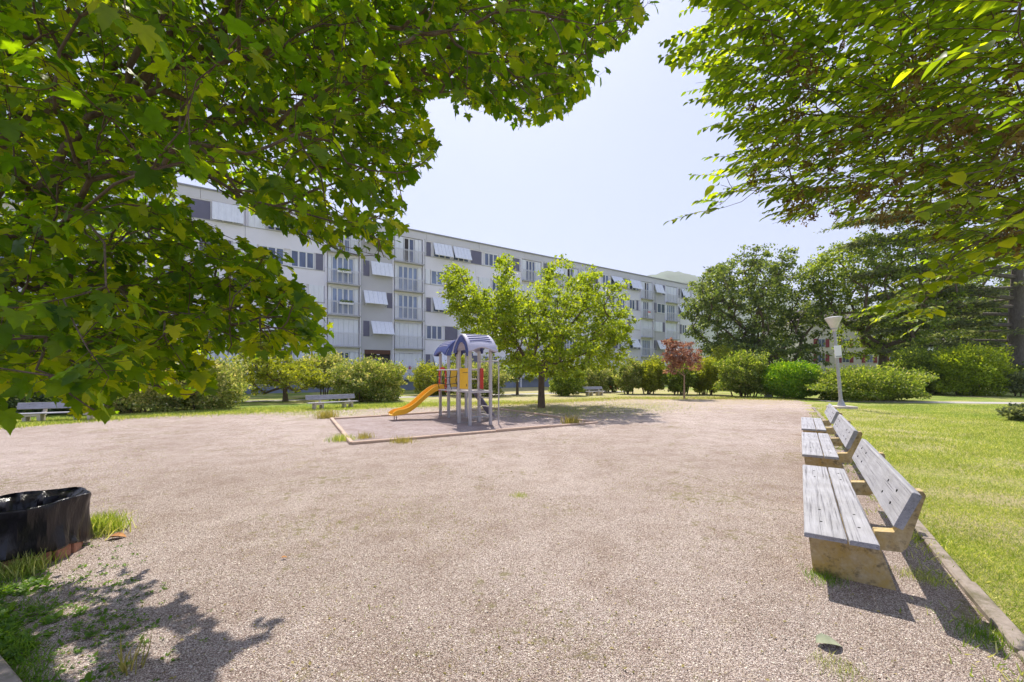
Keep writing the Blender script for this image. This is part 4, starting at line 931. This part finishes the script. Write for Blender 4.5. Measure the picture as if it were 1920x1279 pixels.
# roofs: curved sheets sloping either side of a ridge, with arched lower edges, and pointed gables
def roof(cx, cy, rz, sheetm, ribm, gablem, hw=.53, hl=.50, ztop=2.93, zlow=2.36):
    T = Matrix.Translation((cx, cy, 0)) @ Matrix.Rotation(rz, 4, 'Z')
    for sg in (-1, 1):
        nu, nv = 16, 10; th = .035
        def P(u, v, off=0.0):       # u -1..1 along ridge, v 0..1 down slope
            cut = .20 * max(0, math.cos(u * math.pi * .62)) ** 1.0 if abs(u) < .8 else 0
            vv = v * (1 - cut * .9 * v)
            y = hw * (math.sin(vv * math.pi / 2 * .82) / math.sin(math.pi / 2 * .82)) * 1.05
            z = ztop - (ztop - zlow) * (vv ** 1.35) 
            x = u * hl * (1 + .06 * v)
            return Vector((x, sg * (y + off), z + off))
        mb = MB()
        for off in (0, th):
            for i in range(nu + 1):
                for j in range(nv + 1): mb.v.append(tuple(T @ P(-1 + 2 * i / nu, j / nv, off)))
        w_ = nv + 1; N = (nu + 1) * w_
        for i in range(nu):
            for j in range(nv):
                a = i * w_ + j; q = (a, a + 1, a + w_ + 1, a + w_); mb.f.append(q); mb.f.append(tuple(N + k for k in q[::-1]))
        rim = [i * w_ for i in range(nu + 1)] + [nu * w_ + j for j in range(1, nv + 1)] + [i * w_ + nv for i in range(nu - 1, -1, -1)] + [j for j in range(nv - 1, 0, -1)]
        for k in range(len(rim)):
            a, b = rim[k], rim[(k + 1) % len(rim)]; mb.f.append((a, b, N + b, N + a))
        rp_ = mb.build('roof_sheet', sheetm, tw, True)
        mb = MB()
        for v in (.13, .27, .41, .55):
            pts = [T @ P(u, v, th + .002) for u in np.linspace(-.78, .78, 9)]; mb.tube(pts, .017, 6)
        mb.build('roof_rib', ribm, rp_, True)
    for sx in (-1, 1):
        x = sx * hl * .985; mb = MB(); prof = []
        for k in range(9):
            v = k / 8; y = hw * (math.sin(v * math.pi / 2 * .82) / math.sin(math.pi / 2 * .82)) * .99; prof.append((y, ztop - (ztop - zlow) * (v ** 1.35) - .005))
        pts = [(-y, z) for y, z in prof[::-1]] + prof[1:]; ar_ = [(hw * .62 * math.cos(a), zlow - .0 + .34 * math.sin(a)) for a in np.linspace(0, math.pi, 9)]
        # strip between outer outline and the arch
        n = len(pts); inner = [ar_[::-1][int(round(i * 8 / (n - 1)))] for i in range(n)]
        for xx in (x - .02, x + .02):
            for p, q in zip(pts, inner): mb.v += [tuple(T @ Vector((xx, p[0], p[1]))), tuple(T @ Vector((xx, q[0], q[1])))]
        k2 = 2 * n
        for i in range(n - 1):
            a = 2 * i; mb.f += [(a, a + 2, a + 3, a + 1), (k2 + a, k2 + a + 1, k2 + a + 3, k2 + a + 2), (a + 1, a + 3, k2 + a + 3, k2 + a + 1)]
        mb.f += [(0, 1, k2 + 1, k2), (k2 - 2, k2 - 1, 2 * k2 - 1, 2 * k2 - 2)]
        mb.build('gable', gablem, tw)
roof(o1.x + S_ / 2, o1.y + S_ / 2, 0, M['lilac'], M['blue'], M['blue'])
roof(o2.x + .37, o2.y + .37, R(90), M['blue'], M['lilac'], M['blue'], ztop=2.92, zlow=2.34)

# ------------------------------------------------------------------ lamp posts
def lamp(loc, label, s=1.0, lean=(-.02, 0), sign=True):
    root = empty('street_lamp', loc); tag(root, label, 'street lamp', 'park lamp posts')
    MB().box(-.46, .46, -.4, .4, -.05, .13, bv=.02).build('base_slab', M['bconc2'], root)
    sh = Matrix.Rotation(lean[0], 4, 'Y')
    def T(mb): mb.v = [tuple(sh @ Vector(p)) for p in mb.v]; return mb
    T(MB().lathe([(0, .13), (.17, .13), (.16, .17), (.085, .42), (.085, .45), (0, .45)], 16)).build('collar', M['steel'], root, True)
    T(MB().tube([(0, 0, .4), (0, 0, 2.0), (0, 0, 3.75)], [.075, .068, .06], 12)).build('pole', M['steel'], root, True)
    h = T(MB().lathe([(0, 3.68), (.09, 3.70), (.11, 3.80), (.16, 3.92), (.33, 4.28), (.345, 4.33), (.335, 4.36), (.18, 4.39), (0, 4.40)], 24)).build('lamp_shade', M['lampwhite'], root, True)
    T(MB().lathe([(.11, 3.79), (.13, 3.80), (.13, 3.84), (.12, 3.85)], 16)).build('shade_ring', M['steel'], h)
    if sign:
        sb = T(MB().box(-.17, .15, -.13, -.075, 2.42, 3.0, bv=.008)).build('notice_box', M['frame'], root)
        T(MB().box(-.15, .13, -.135, -.131, 2.44, 2.52)).build('notice_strip', M['steel'], sb)
    return root
lamp(tuple(G(1578, 766)), 'leaning grey lamp post with a funnel shade and white notice box on the lawn', lean=(R(-5.2), 0))
lamp((PX(1426, 52), 52, 0), 'distant lamp post showing above the dome shaped shrub', lean=(0, 0), sign=False)

# ------------------------------------------------------------------ litter bins
def bin_near():
    c = Vector((-4.49, 3.82, 0)); root = empty('litter_bin', tuple(c)); tag(root, 'litter bin of terracotta slats wrapped in a black plastic bag at the left edge', 'bin')
    n = 15; r = .36
    for i in range(n):
        a = 2 * math.pi * i / n; T = Matrix.Rotation(a, 4, 'Z') @ Matrix.Translation((r, 0, 0))
        MB().box(-.025, .022, -.062, .062, -.02, .37, T, bv=.008).build('slat', M['clay'], root)
    # bag: outside skirt, rolled rim, inside
    rg = random.Random(4); N = 96; prof = [(.392, .09, 'o'), (.405, .11, 'o'), (.395, .20, 'o'), (.40, .30, 'o'), (.40, .36, 'o'), (.41, .44, 'o'), (.425, .50, 'o'), (.42, .52, 'o'), (.41, .525, 'o'), (.39, .50, 'i'), (.335, .47, 'i'), (.315, .42, 'i'), (.295, .33, 'i'), (.27, .22, 'i'), (.2, .14, 'i'), (0.0, .12, 'i')]
    ph = [rg.uniform(0, 6.28) for _ in range(8)]; mb = MB()
    for j, (rr, z, sd_) in enumerate(prof):
        for k in range(N):
            a = 2 * math.pi * k / N
            wv = .018 * math.sin(6 * a + ph[0] + z * 7) + .020 * abs(math.sin(8.5 * a + ph[1] - z * 6)) ** .5 + .004 * math.sin(31 * a + ph[2] + z * 14) + .004 * math.sin(47 * a + ph[4])
            amp = 1.5 if z < .3 else (.9 if sd_ == 'o' else 1.6)
            zz = z + (.035 * math.sin(2 * a + 2.6) + .02 * math.sin(5 * a + ph[3])) * (1 if z < .2 else .25) + (.02 * math.sin(a + 1.2) if z > .4 else 0)
            if z < .2: zz += .006 * math.sin(23 * a + ph[5])
            q = rr + wv * amp * (1 if rr > .1 else 0); mb.v.append((q * math.cos(a), q * math.sin(a), max(.02, zz)))
    for j in range(len(prof) - 1):
        for k in range(N): mb.f.append((j * N + k, j * N + (k + 1) % N, (j + 1) * N + (k + 1) % N, (j + 1) * N + k))
    mb.build('bag', M['bag'], root, True)
bin_near()
fb = empty('litter_bin', tuple(G(1440, 744))); tag(fb, 'small dark litter bin with a white lower half tucked beside the laurel', 'bin')
MB().lathe([(0, 0), (.24, 0), (.25, .42), (0, .42)], 14).build('liner', M['frame'], fb); MB().lathe([(.0, .42), (.27, .42), (.28, .85), (.24, .87), (.22, .6), (0, .6)], 14).build('bag', M['bag'], fb)

# ------------------------------------------------------------------ foreground trees
LEFT = [(-400, -400), (1215, -400), (1200, 0), (1207, 48), (1165, 85), (1110, 112), (1104, 170), (1064, 215), (985, 238), (930, 218), (890, 205), (850, 184), (795, 182), (808, 235), (825, 290), (778, 340), (752, 350), (764, 400), (738, 482), (690, 488), (640, 480), (600, 472), (560, 447), (500, 417), (450, 392), (400, 350), (325, 318), (343, 398), (400, 430), (450, 448), (500, 476), (560, 540), (600, 585), (645, 655), (600, 668), (560, 655), (540, 672), (440, 675), (395, 655), (402, 735), (330, 742), (270, 725), (215, 745), (208, 788), (150, 770), (120, 738), (-400, 735)]
RIGHT = [(1290, -400), (1287, 0), (1340, 25), (1300, 75), (1246, 112), (1250, 125), (1280, 130), (1330, 132), (1312, 188), (1360, 200), (1358, 225), (1405, 205), (1400, 240), (1378, 258), (1380, 300), (1322, 352), (1348, 392), (1400, 385), (1425, 405), (1490, 422), (1560, 398), (1600, 415), (1650, 395), (1720, 405), (1760, 440), (1800, 440), (1755, 465), (1740, 520), (1645, 572), (1645, 590), (1755, 602), (1780, 545), (1850, 515), (1925, 492), (2400, 492), (2400, -400)]
SHADE = [(-9000, 1020), (60, 1050), (150, 1062), (250, 1040), (418, 1038), (380, 1078), (330, 1110), (400, 1165), (530, 1160), (500, 1195), (440, 1225), (372, 1300), (372, 9000), (-9000, 9000)]
def proj(p): return HX + F * p[:, 0] / p[:, 1], HY - F * (p[:, 2] - CH) / p[:, 1]
def shade_ok(p, side):
    sx = p[:, 0] + SHX * p[:, 2]; sy = p[:, 1] + SHY * p[:, 2]
    vis = sy > .3; px = HX + F * sx / np.maximum(sy, .3); py = HY + F * CH / np.maximum(sy, .3)
    out = (~vis) | (py > 1292) | (px > 1935) | (px < -15)
    if side == 'L': out |= inpoly(px, py, SHADE) & (np.sin(sx * 7 + 1 + np.sin(sy * 5)) * np.sin(sy * 10 + sx * 4) < .42)      # leaves dropped in a wave pattern to shape sun flecks on the ground
    return out
def foreground(name, label, side, mask, base, trunk, zr, nanch, shade_crown, m, T, lsize, arrange, barkm, seed):
    rng = np.random.default_rng(seed); root = empty(name, (base[0], base[1], 0)); tag(root, label, 'tree')
    xs = [p[0] for p in mask]; x0, x1 = max(-260, min(xs)), min(2180, max(xs)); A = []
    while len(A) < nanch:
        px = rng.uniform(x0, x1, 4000); py = rng.uniform(-260, 800, 4000); ok = inpoly(px, py, mask)
        lo, hi = zr(px, py); Y = lo + (hi - lo) * rng.uniform(0, 1, 4000) ** .85
        p = np.stack([(px - HX) / F * Y, Y, CH + (HY - py) / F * Y], axis=1)
        wgt = rng.uniform(0, 1, 4000) < (Y / hi) ** 1.9
        ok &= shade_ok(p, side) & wgt; A += list(p[ok])
    A = np.array(A[:nanch])
    c, rad, ne = shade_crown; q = c + rvec(ne * 6, rng) * (rng.uniform(.2, 1, ne * 6) ** .4)[:, None] * rad  # unseen crown above the view, added to shade the leaves below it
    qx, qy = proj(q); vis = (q[:, 1] > .35) & (qx > -260) & (qx < 2180) & (qy > -260); q = q[(~vis) & shade_ok(q, side) & ((q[:, 0] < -1.0) | (side == 'R'))][:ne]
    A = np.vstack([A, q])
    st = np.array(trunk, float)
    def pen(nn, p):        # a limb does not run through the open gaps of the crown
        bad = np.zeros(len(nn))
        for t in (.3, .5, .7):
            m_ = nn * t + p * (1 - t); x_, y_ = proj(m_); v_ = (m_[:, 1] > .2) & (x_ > -20) & (x_ < 1940) & (y_ > -20); bad += v_ & ~inpoly(x_, y_, mask)
        return bad * 3.0
    nodes, par, cnt = arbor(st, list(range(-1, len(st) - 1)), A, .45, pen)
    k0 = len(st)
    V, Fc = wood(nodes, np.where(np.arange(len(par)) < k0, -1, par), cnt, .0026 if side == 'L' else .0016, .42, .06 if side == 'L' else .04, 5, .05, rng)
    link('branches', mesh_np('branches', V, [Fc], barkm, True), root, True)
    trunk_mesh('trunk', trunk, [.26 - .18 * i / (len(trunk) - 1) for i in range(len(trunk))], M['bark_grey'], root, 14)
    par_dir = unit(nodes[k0:] - nodes[par[k0:]]); P = []; TD = []; NR = []; SZ = []; TW = []; AN = []; tw_ = MB(); TWA = {}
    for i, a in enumerate(nodes[k0:]):
        d = par_dir[i].copy(); d = d if side == 'L' else d * .55 + np.array([-.75, .1, .1]); d[2] = d[2] * .5 - (.12 if side == 'L' else .06); d = d / np.linalg.norm(d); far_ = i >= nanch
        if arrange == 'opposite':
            ln = rng.uniform(.14, .27); steps = 4; s = np.cross(d, [0, 0, 1.]); s /= np.linalg.norm(s) + 1e-6
            TWA[i] = ([tuple(a), tuple(a + d * ln)], [.0026, .0014], 4, False)
            for j in range(steps + 1):
                b = a + d * ln * (j + .4) / (steps + .4)
                for sg in ((-1, 1) if j < steps else (0,)):
                    pet = s * sg * .8 + d * .6 + rng.normal(0, .35, 3) + [0, 0, .1]; pet /= np.linalg.norm(pet); pl_ = rng.uniform(.05, .10); e_ = b + pet * pl_
                    TW.append(None if far_ else ([tuple(b), tuple(e_)], [.0013, .001], 3, False)); AN.append(i)
                    hd = pet * .7 + [0, 0, -rng.uniform(.2, 1.1)] + rng.normal(0, .3, 3); P.append(e_); TD.append(hd); NR.append(np.array([0, 0, 1.]) + pet * rng.uniform(0, .9) + rng.normal(0, .35, 3)); SZ.append(lsize * rng.uniform(.6, 1.12))
        else:
            ln = rng.uniform(.22, .46); steps = int(ln / .030); s = np.cross(d, [0, 0, 1.]); s /= np.linalg.norm(s) + 1e-6; up = np.cross(s, d)
            pts = [a + d * ln * t + np.array([0, 0, -.12]) * ln * t * t for t in (0, .5, 1)]; TWA[i] = ([tuple(x) for x in pts], [.0022, .0016, .0009], 4, False)
            for j in range(steps):
                t = (j + .5) / steps; b = a + d * ln * t + np.array([0, 0, -.12]) * ln * t * t; sg = 1 if j % 2 else -1
                TW.append(None); AN.append(i); P.append(b); TD.append(s * sg * .85 + d * .7 + [0, 0, -.25] + rng.normal(0, .16, 3)); NR.append(up + [0, 0, .4] + rng.normal(0, .22, 3)); SZ.append(lsize * rng.uniform(.65, 1.1) * (1 - .35 * t * t))
    P = np.array(P); TD = np.array(TD); NR = np.array(NR); SZ = np.array(SZ)
    cen = P + unit(TD) * (SZ * .5)[:, None]; qx, qy = proj(cen)
    vis = (cen[:, 1] > .3) & (qx > -150) & (qx < 2070) & (qy > -150)
    ains = rng.uniform(0, 1, len(nodes)) < (.30 if side == 'R' else .04)
    keep = shade_ok(cen, side) & (~vis | inpoly(qx, qy, mask) | ains[np.array(AN)]) & (np.linalg.norm(cen - [0, 0, CH], axis=1) > .95)
    kept = {}; tot_ = {}
    for q in range(len(keep)):
        tot_[AN[q]] = tot_.get(AN[q], 0) + 1
        if keep[q]: kept[AN[q]] = kept.get(AN[q], 0) + 1
        if keep[q] and TW[q]: tw_.tube(*TW[q])
    for i_, v_ in TWA.items():
        if kept.get(i_, 0) >= .75 * tot_.get(i_, 1): tw_.tube(*v_)
    P, TD, NR, SZ, cen, qx, qy, vis = P[keep], TD[keep], NR[keep], SZ[keep], cen[keep], qx[keep], qy[keep], vis[keep]
    FR = frames(TD, NR); inv = (qx > 0) & (qx < 1920) & (qy > 0) & (cen[:, 1] > .3)
    near = np.argsort(np.where(inv, np.linalg.norm(cen - [0, 0, CH], axis=1) / SZ, 1e6))[:300]
    isn = np.zeros(len(P), bool); isn[near] = True
    V, Fc = scatter(T, P[~isn], FR[~isn], SZ[~isn])
    o = link('foliage', mesh_np('foliage', V, [Fc], m, True), root, True); o['kind'] = 'stuff'
    tw_.build('twigs', M['twig'], root, True, True, fix=False)
    metas = []
    for q in range(4):
        V = T[0].copy(); V[:, 2] += .10 * (q - 1.5) * V[:, 0] + .05 * q * V[:, 1] ** 2 * (-1) ** q; metas.append(mesh_np('leaf', V, [T[1]], m, True))
    inv_ = Matrix.Translation((-base[0], -base[1], 0))
    for q, i in enumerate(near):
        ob = bpy.data.objects.new('leaf', metas[q % 4]); COL.objects.link(ob); ob.parent = root; ob.matrix_parent_inverse = inv_
        X, Y_, Z_ = FR[i] * SZ[i]; ob.matrix_basis = Matrix(((X[0], Y_[0], Z_[0], P[i][0]), (X[1], Y_[1], Z_[1], P[i][1]), (X[2], Y_[2], Z_[2], P[i][2]), (0, 0, 0, 1)))
    print(name, 'leaves', len(P), 'in view', inv.sum())
    return root, nodes[k0:], rng
def zrL(px, py):
    lo = np.where(px < 350, 1.55, np.where(px < 800, 1.55 + (px - 350) / 450 * 1.1, 2.6)); hi = np.where(py > 480, 4.3, 5.4) + 0 * px
    lo = np.where((py > 400) & (px > 200), np.maximum(lo, 2.3), lo); return lo, hi
foreground('maple_tree', 'foreground maple whose large lobed leaves hang across the upper left', 'L', LEFT, (-5.0, 3.3), [(-5.0, 3.3, 0), (-4.95, 3.3, 1.2), (-4.8, 3.35, 2.4), (-4.8, 3.4, 3.4), (-4.9, 3.4, 4.5), (-4.8, 3.3, 5.8)], zrL, 4200, (np.array([-3.6, 3.2, 5.7]), np.array([2.7, 3.2, 2.0]), 850), M['maple'], T_MAPLE, .092, 'opposite', M['bark'], 61)
def zrR(px, py):
    t = np.clip((px - 1300) / 620, 0, 1); lo = 3.2 - 1.8 * t; hi = 5.2 - .6 * t; return lo, hi
rt, rn, rng_ = foreground('hornbeam_tree', 'foreground tree with small oval leaves and brown seed clusters at the upper right', 'R', RIGHT, (6.9, 4.2), [(6.9, 4.2, 0), (6.85, 4.2, 1.2), (6.6, 4.2, 2.6), (6.1, 4.1, 3.6), (5.4, 4.0, 4.6), (4.9, 3.9, 5.6)], zrR, 2300, (np.array([6.3, 3.0, 6.0]), np.array([3.0, 3.0, 2.0]), 400), M['hornbeam'], T_OVATE, .10, 'alternate', M['bark'], 62)
# seed clusters hanging below the twigs
qx, qy = proj(rn); ok = inpoly(qx, qy, RIGHT) & (rn[:, 1] > .5) & (qx > 1400) & (qx < 1950) & (qy > 60) & (qy < 450); cs = rn[ok]; cs = cs[rng_.choice(len(cs), min(300, len(cs)), replace=False)]
n = 46; pos = (cs[:, None, :] + rng_.normal(0, 1, (len(cs), n, 3)) * [.022, .022, .035] + [0, 0, -.05]).reshape(-1, 3); pos = pos[shade_ok(pos, 'R')]; k = len(pos)
V, Fc = scatter(T_RHOMB, pos, frames(rvec(k) + [0, 0, -.8], rvec(k)), RNG.uniform(.018, .036, k)); o = link('seed_clusters', mesh_np('seed_clusters', V, [Fc], M['catkin']), rt, True); o['kind'] = 'stuff'

# ------------------------------------------------------------------ grass, weeds, pebbles, litter
def blades(name, pos, h, m, parent=None, lean=.45, wd=1.0, kind='stuff', seed=0):
    rng = np.random.default_rng(seed + 77); n = len(pos); up = np.array([0, 0, 1.]) + rng.normal(0, lean, (n, 3)) * [1, 1, 0]; nr = rvec(n, rng) * [1, 1, .2]
    V = T_BLADE[0] * [wd, 1, 1]; fr = frames(up, nr)
    P = np.einsum('vk,nkj->nvj', V, fr) * h[:, None, None] + pos[:, None, :]; b = (np.arange(n) * 5)[:, None]
    q = (np.array([[0, 1, 2, 3]]) + b); t = (np.array([[3, 2, 4]]) + b)
    o = link(name, mesh_np(name, P.reshape(-1, 3), [q, t], m), parent, parent is not None)
    if kind: o['kind'] = kind
    return o
rg = np.random.default_rng(91)
# lawn blades right of the kerb: density by distance
def lawn_pts(n, y0, y1):
    Y = np.exp(rg.uniform(math.log(y0), math.log(y1), n)); px = rg.uniform(1480, 1990, n); X = (px - HX) / F * Y
    k = (X - K0.x) * KD.y - (Y - K0.y) * KD.x; nz = np.sin(X * 1.7 + np.sin(Y * 1.1) * 2) * np.sin(Y * 1.9 + X * .6)
    keep = (k > .03) & (rg.uniform(0, 1, n) < np.clip(.55 + .55 * nz + k * .12, .06, 1)); return np.stack([X[keep], Y[keep], np.full(keep.sum(), .0)], axis=1)
pts = lawn_pts(330000, 2.3, 22); h = rg.uniform(.022, .055, len(pts)) * np.clip(pts[:, 1] / 7, .75, 1.5)
blades('lawn_grass', pts, h, M['grass'], wd=np.float64(1.3), lean=.7, seed=1)
def patch(n, px, py, spx, spy, poly=None):
    x = rg.normal(px, spx, n); y = rg.normal(py, spy, n); y = np.maximum(y, 705); Y = CH * F / (y - HY); return np.stack([(x - HX) / F * Y, Y, np.zeros(n)], axis=1)
# ragged grass along far edge of the yard and round its fringes
E = []
for i in range(len(far) - 1):
    (xa, ya), (xb, yb) = far[i], far[i + 1]; n = int(abs(xb - xa) * 55); t = rg.uniform(0, 1, n); g = np.array([tuple(G(xa + (xb - xa) * q, ya + (yb - ya) * q)) for q in t]); off = rg.normal(.5, .9, n); g[:, 1] += off; g[:, 0] += rg.normal(0, .2, n); E.append(g)
E = np.vstack(E); E[:, 2] = 0; E = E[E[:, 0] > -22]
dr_ = (E[:, 0] > -3) & (rg.uniform(0, 1, len(E)) < .75)
blades('verge_grass', E[~dr_], rg.uniform(.04, .12, (~dr_).sum()), M['grass'], wd=1.6, seed=2)
blades('dry_verge_grass', E[dr_], rg.uniform(.02, .07, dr_.sum()), M['dry'], wd=1.6, seed=12)
D1 = np.vstack([patch(9000, 1040, 768, 90, 8), patch(4000, 1190, 762, 60, 6), patch(3000, 900, 762, 60, 4), patch(3000, 600, 775, 60, 4)])
blades('tree_foot_grass', D1, rg.uniform(.03, .08, len(D1)), M['grass'], wd=1.6, seed=3)
# sparse blades scattered over the gravel
n = 26000; Y = np.exp(rg.uniform(math.log(2.3), math.log(17), n)); px = rg.uniform(-50, 1560, n); X = (px - HX) / F * Y; nz = np.sin(X * .9 + 1.3 * np.sin(Y * .7)) * np.sin(Y * 1.1 + X * .5) + .5 * np.sin(X * 3.1) * np.sin(Y * 2.7)
k = (nz + rg.normal(0, .35, n) > .55) & (rg.uniform(0, 1, n) < .5); sp = np.stack([X[k], Y[k], np.zeros(k.sum())], axis=1); cl = sp[:, None, :] + rg.normal(0, .03, (len(sp), 7, 3)) * [1, 1, 0]; cl = cl.reshape(-1, 3)
cl = cl[((cl[:, 0] - K0.x) * KD.y - (cl[:, 1] - K0.y) * KD.x) < 0]
blades('tiny_weeds', cl[::5] + [.2, .3, 0], rg.uniform(.01, .035, len(cl[::5])), M['grass'], seed=14, lean=.9, wd=1.6)
blades('scattered_grass', cl, rg.uniform(.012, .035, len(cl)), M['dry'], seed=4, lean=.9)
# grass and weeds along the kerb and under the near bench
n = 15000; t = rg.uniform(-1.5, 18, n); off = rg.normal(-.02, .15, n); nz = np.sin(t * 2.3) * np.sin(t * 5.1 + 1) ; k = rg.uniform(0, 1, n) < np.clip(.35 + .6 * nz, .05, 1)
kp = np.array([[K0.x + KD.x * a - KD.y * -b, K0.y + KD.y * a + KD.x * -b, 0] for a, b in zip(t[k], off[k])]); blades('kerb_grass', kp, rg.uniform(.025, .08, len(kp)), M['grass'], wd=1.5, lean=.7, seed=5)
# shaded weeds at the lower left
def weeds(name, pos, size, m, seed, parent=None, stuff=True):
    rng = np.random.default_rng(seed); n = len(pos); P = np.repeat(pos, 6, axis=0); a = rng.uniform(0, 6.28, len(P)); el = rng.uniform(.15, 1.0, len(P))
    d = np.stack([np.cos(a), np.sin(a), el], axis=1); P = P + d * .01; sz = np.repeat(size, 6) * rng.uniform(.5, 1.2, len(P))
    V, Fc = scatter(T_OVATE, P, frames(d, np.array([[0, 0, 1.]]) + rng.normal(0, .3, (len(P), 3))), sz); o = link(name, mesh_np(name, V, [Fc], m), parent, parent is not None)
    if stuff: o['kind'] = 'stuff'
    return o
WL = [(-200, 1040), (90, 1062), (190, 1085), (240, 1120), (215, 1180), (240, 1250), (150, 1330), (-200, 1330)]
px = rg.uniform(-200, 260, 60000); py = rg.uniform(1040, 1330, 60000); fall = rg.uniform(0, 1, 60000) < np.clip(1.1 - px / 120, .02, 1); ok = inpoly(px + rg.normal(0, 25, 60000), py, WL) & fall; Y = CH * F / (py - HY); wp = np.stack([(px - HX) / F * Y, Y, 0 * px], axis=1)[ok]
print('weed area pts', len(wp))
ww_ = wp[:2600]; ww_ = ww_[(np.sin(ww_[:, 0] * 6 + 1.5 * np.sin(ww_[:, 1] * 7)) * np.sin(ww_[:, 1] * 9 + ww_[:, 0] * 4) + rg.uniform(-.4, .4, len(ww_))) > .12]
weeds('ground_weeds', ww_, rg.uniform(.018, .055, len(ww_)), M['weed'], 5)
kk = wp[1800:14000]; kk = kk[(np.sin(kk[:, 0] * 7 + 2 * np.sin(kk[:, 1] * 5)) * np.sin(kk[:, 1] * 8 + kk[:, 0] * 3) + rg.uniform(-.5, .5, len(kk))) > .38]
blades('shade_grass', kk, rg.uniform(.02, .075, len(kk)), M['weed'], wd=.9, lean=.6, seed=6)
sc_ = patch(350, 170, 1150, 70, 60); weeds('seedlings', sc_, rg.uniform(.012, .03, len(sc_)), M['weed'], 8)
# single tufts that stand out
tufts = [('yellow green foxtail grass tuft right of the litter bin', 176, 1000, 1100, .17, 'grass', .22, .13), ('green grass clump at the foot of the bin bricks', 40, 1075, 500, .12, 'grass', .18, .2), ('small green tuft alone in the middle of the gravel', 973, 931, 420, .11, 'grass', .05, .07),
         ('weedy tuft at the near left corner of the sandbox border', 640, 826, 500, .25, 'grass', .18, .2), ('pale grass tuft behind the left end of the sandbox', 612, 784, 350, .3, 'dry', .35, .15), ('yellowish grass tuft by the near right corner of the sandbox', 1072, 796, 300, .22, 'dry', .34, .13),
         ('grass tuft on the front border of the sandbox', 755, 830, 260, .22, 'dry', .18, .15), ('weed tuft inside the sandbox near its left corner', 684, 822, 200, .16, 'dry', .2, .12), ('leafy weed cluster at the near foot of the closest bench', 1545, 1085, 420, .14, 'weed', .07, .1), ('grass tuft in the shade under the closest bench back', 1730, 1085, 500, .14, 'grass', .06, .08),
         ('grass tuft at the bottom edge below the closest bench', 1570, 1255, 340, .12, 'grass', .05, .06), ('broad weed tuft beside the kerb at the lower right', 1850, 1200, 500, .14, 'weed', .07, .08), ('thin seeding grass stalks in the weeds at the lower left', 240, 1262, 26, .05, 'dry', .2, .05)]
for i, (lb, x, y, n, spd, mm, hh, _) in enumerate(tufts):
    c = G(x, y); o = empty('grass_tuft', tuple(c)); tag(o, lb, 'grass tuft', 'grass tufts standing out on the gravel')
    p = np.array(tuple(c)) + rg.normal(0, spd * .6, (n, 3)) * [1, 1, 0]; blades('blades', p, rg.uniform(.35, 1.1, n) * hh, M[mm], o, .3, .55, 'stuff', 50 + i)
# pebbles near the camera
n = 60000; Y = np.exp(rg.uniform(math.log(2.0), math.log(7.5), n)); px = rg.uniform(-60, 1980, n); X = (px - HX) / F * Y; k = ((X - K0.x) * KD.y - (Y - K0.y) * KD.x) < -.1; pos = np.stack([X, Y, 0 * X + .005], axis=1)[k]; n = len(pos)
OC = (np.array([[1, 0, 0], [0, 1, 0], [-1, 0, 0], [0, -1, 0], [0, 0, .6], [.55, .5, -.4]]), np.array([[0, 1, 4], [1, 2, 4], [2, 3, 4], [3, 0, 4]]))
a = rvec(n, rg) * [1, 1, .25]; V, Fc = scatter(OC, pos, frames(a, np.array([[0, 0, 1.]]) + rg.normal(0, .25, (n, 3))), rg.uniform(.0028, .0072, n) * rg.uniform(.6, 1.35, n)); o = link('loose_stones', mesh_np('loose_stones', V, [Fc], M['pebble'])); o['kind'] = 'stuff'
# dry leaf bits on the gravel
n = 1500; Y = np.exp(rg.uniform(.8, 2.6, n)); px = rg.uniform(0, 1700, n); pos = np.stack([(px - HX) / F * Y, Y, 0 * Y + .012], axis=1); V, Fc = scatter(T_RHOMB, pos, frames(rvec(n, rg) * [1, 1, .2], np.array([[0, 0, 1.]]) + rg.normal(0, .4, (n, 3))), rg.uniform(.008, .028, n)); o = link('leaf_litter', mesh_np('leaf_litter', V, [Fc], M['dry'])); o['kind'] = 'stuff'
M['dried'] = pm('dried_leaf', (0.34, 0.36, 0.24), (0.24, 0.26, 0.17), 20, .8); M['orange'] = pm('orange_leaf', (0.5, 0.24, 0.07), (0.38, 0.16, 0.05), 20, .8)
for nm, lb, x, y, s, ang, mm in (('fallen_leaf', 'large dried grey green leaf lying on the gravel below the nearest bench', 1530, 1205, .15, -.15, 'dried'), ('fallen_leaf', 'curled orange brown leaf on the gravel right of the litter bin', 205, 1008, .14, .35, 'orange'), ('fallen_leaf', 'small yellow dead leaf on the gravel right of the tree shadow', 527, 1046, .05, .4, 'orange')):
    c = G(x, y, .02); V = T_OVATE[0].copy() * [1.3, 1, 1]; V[:, 2] += .12 * np.abs(V[:, 0]) * 3; T2 = (V, T_OVATE[1])
    V, Fc = scatter(T2, np.array([[0, 0, 0.]]), frames(np.array([[math.cos(ang), math.sin(ang), .05]]), np.array([[0, 0, 1.]])), np.array([s])); o = link(nm, mesh_np(nm, V, [Fc], M[mm])); o.location = c; tag(o, lb, 'leaf')
print('tris about', sum(len(m.loops) - 2 * len(m.polygons) for m in bpy.data.meshes))

make_haze()
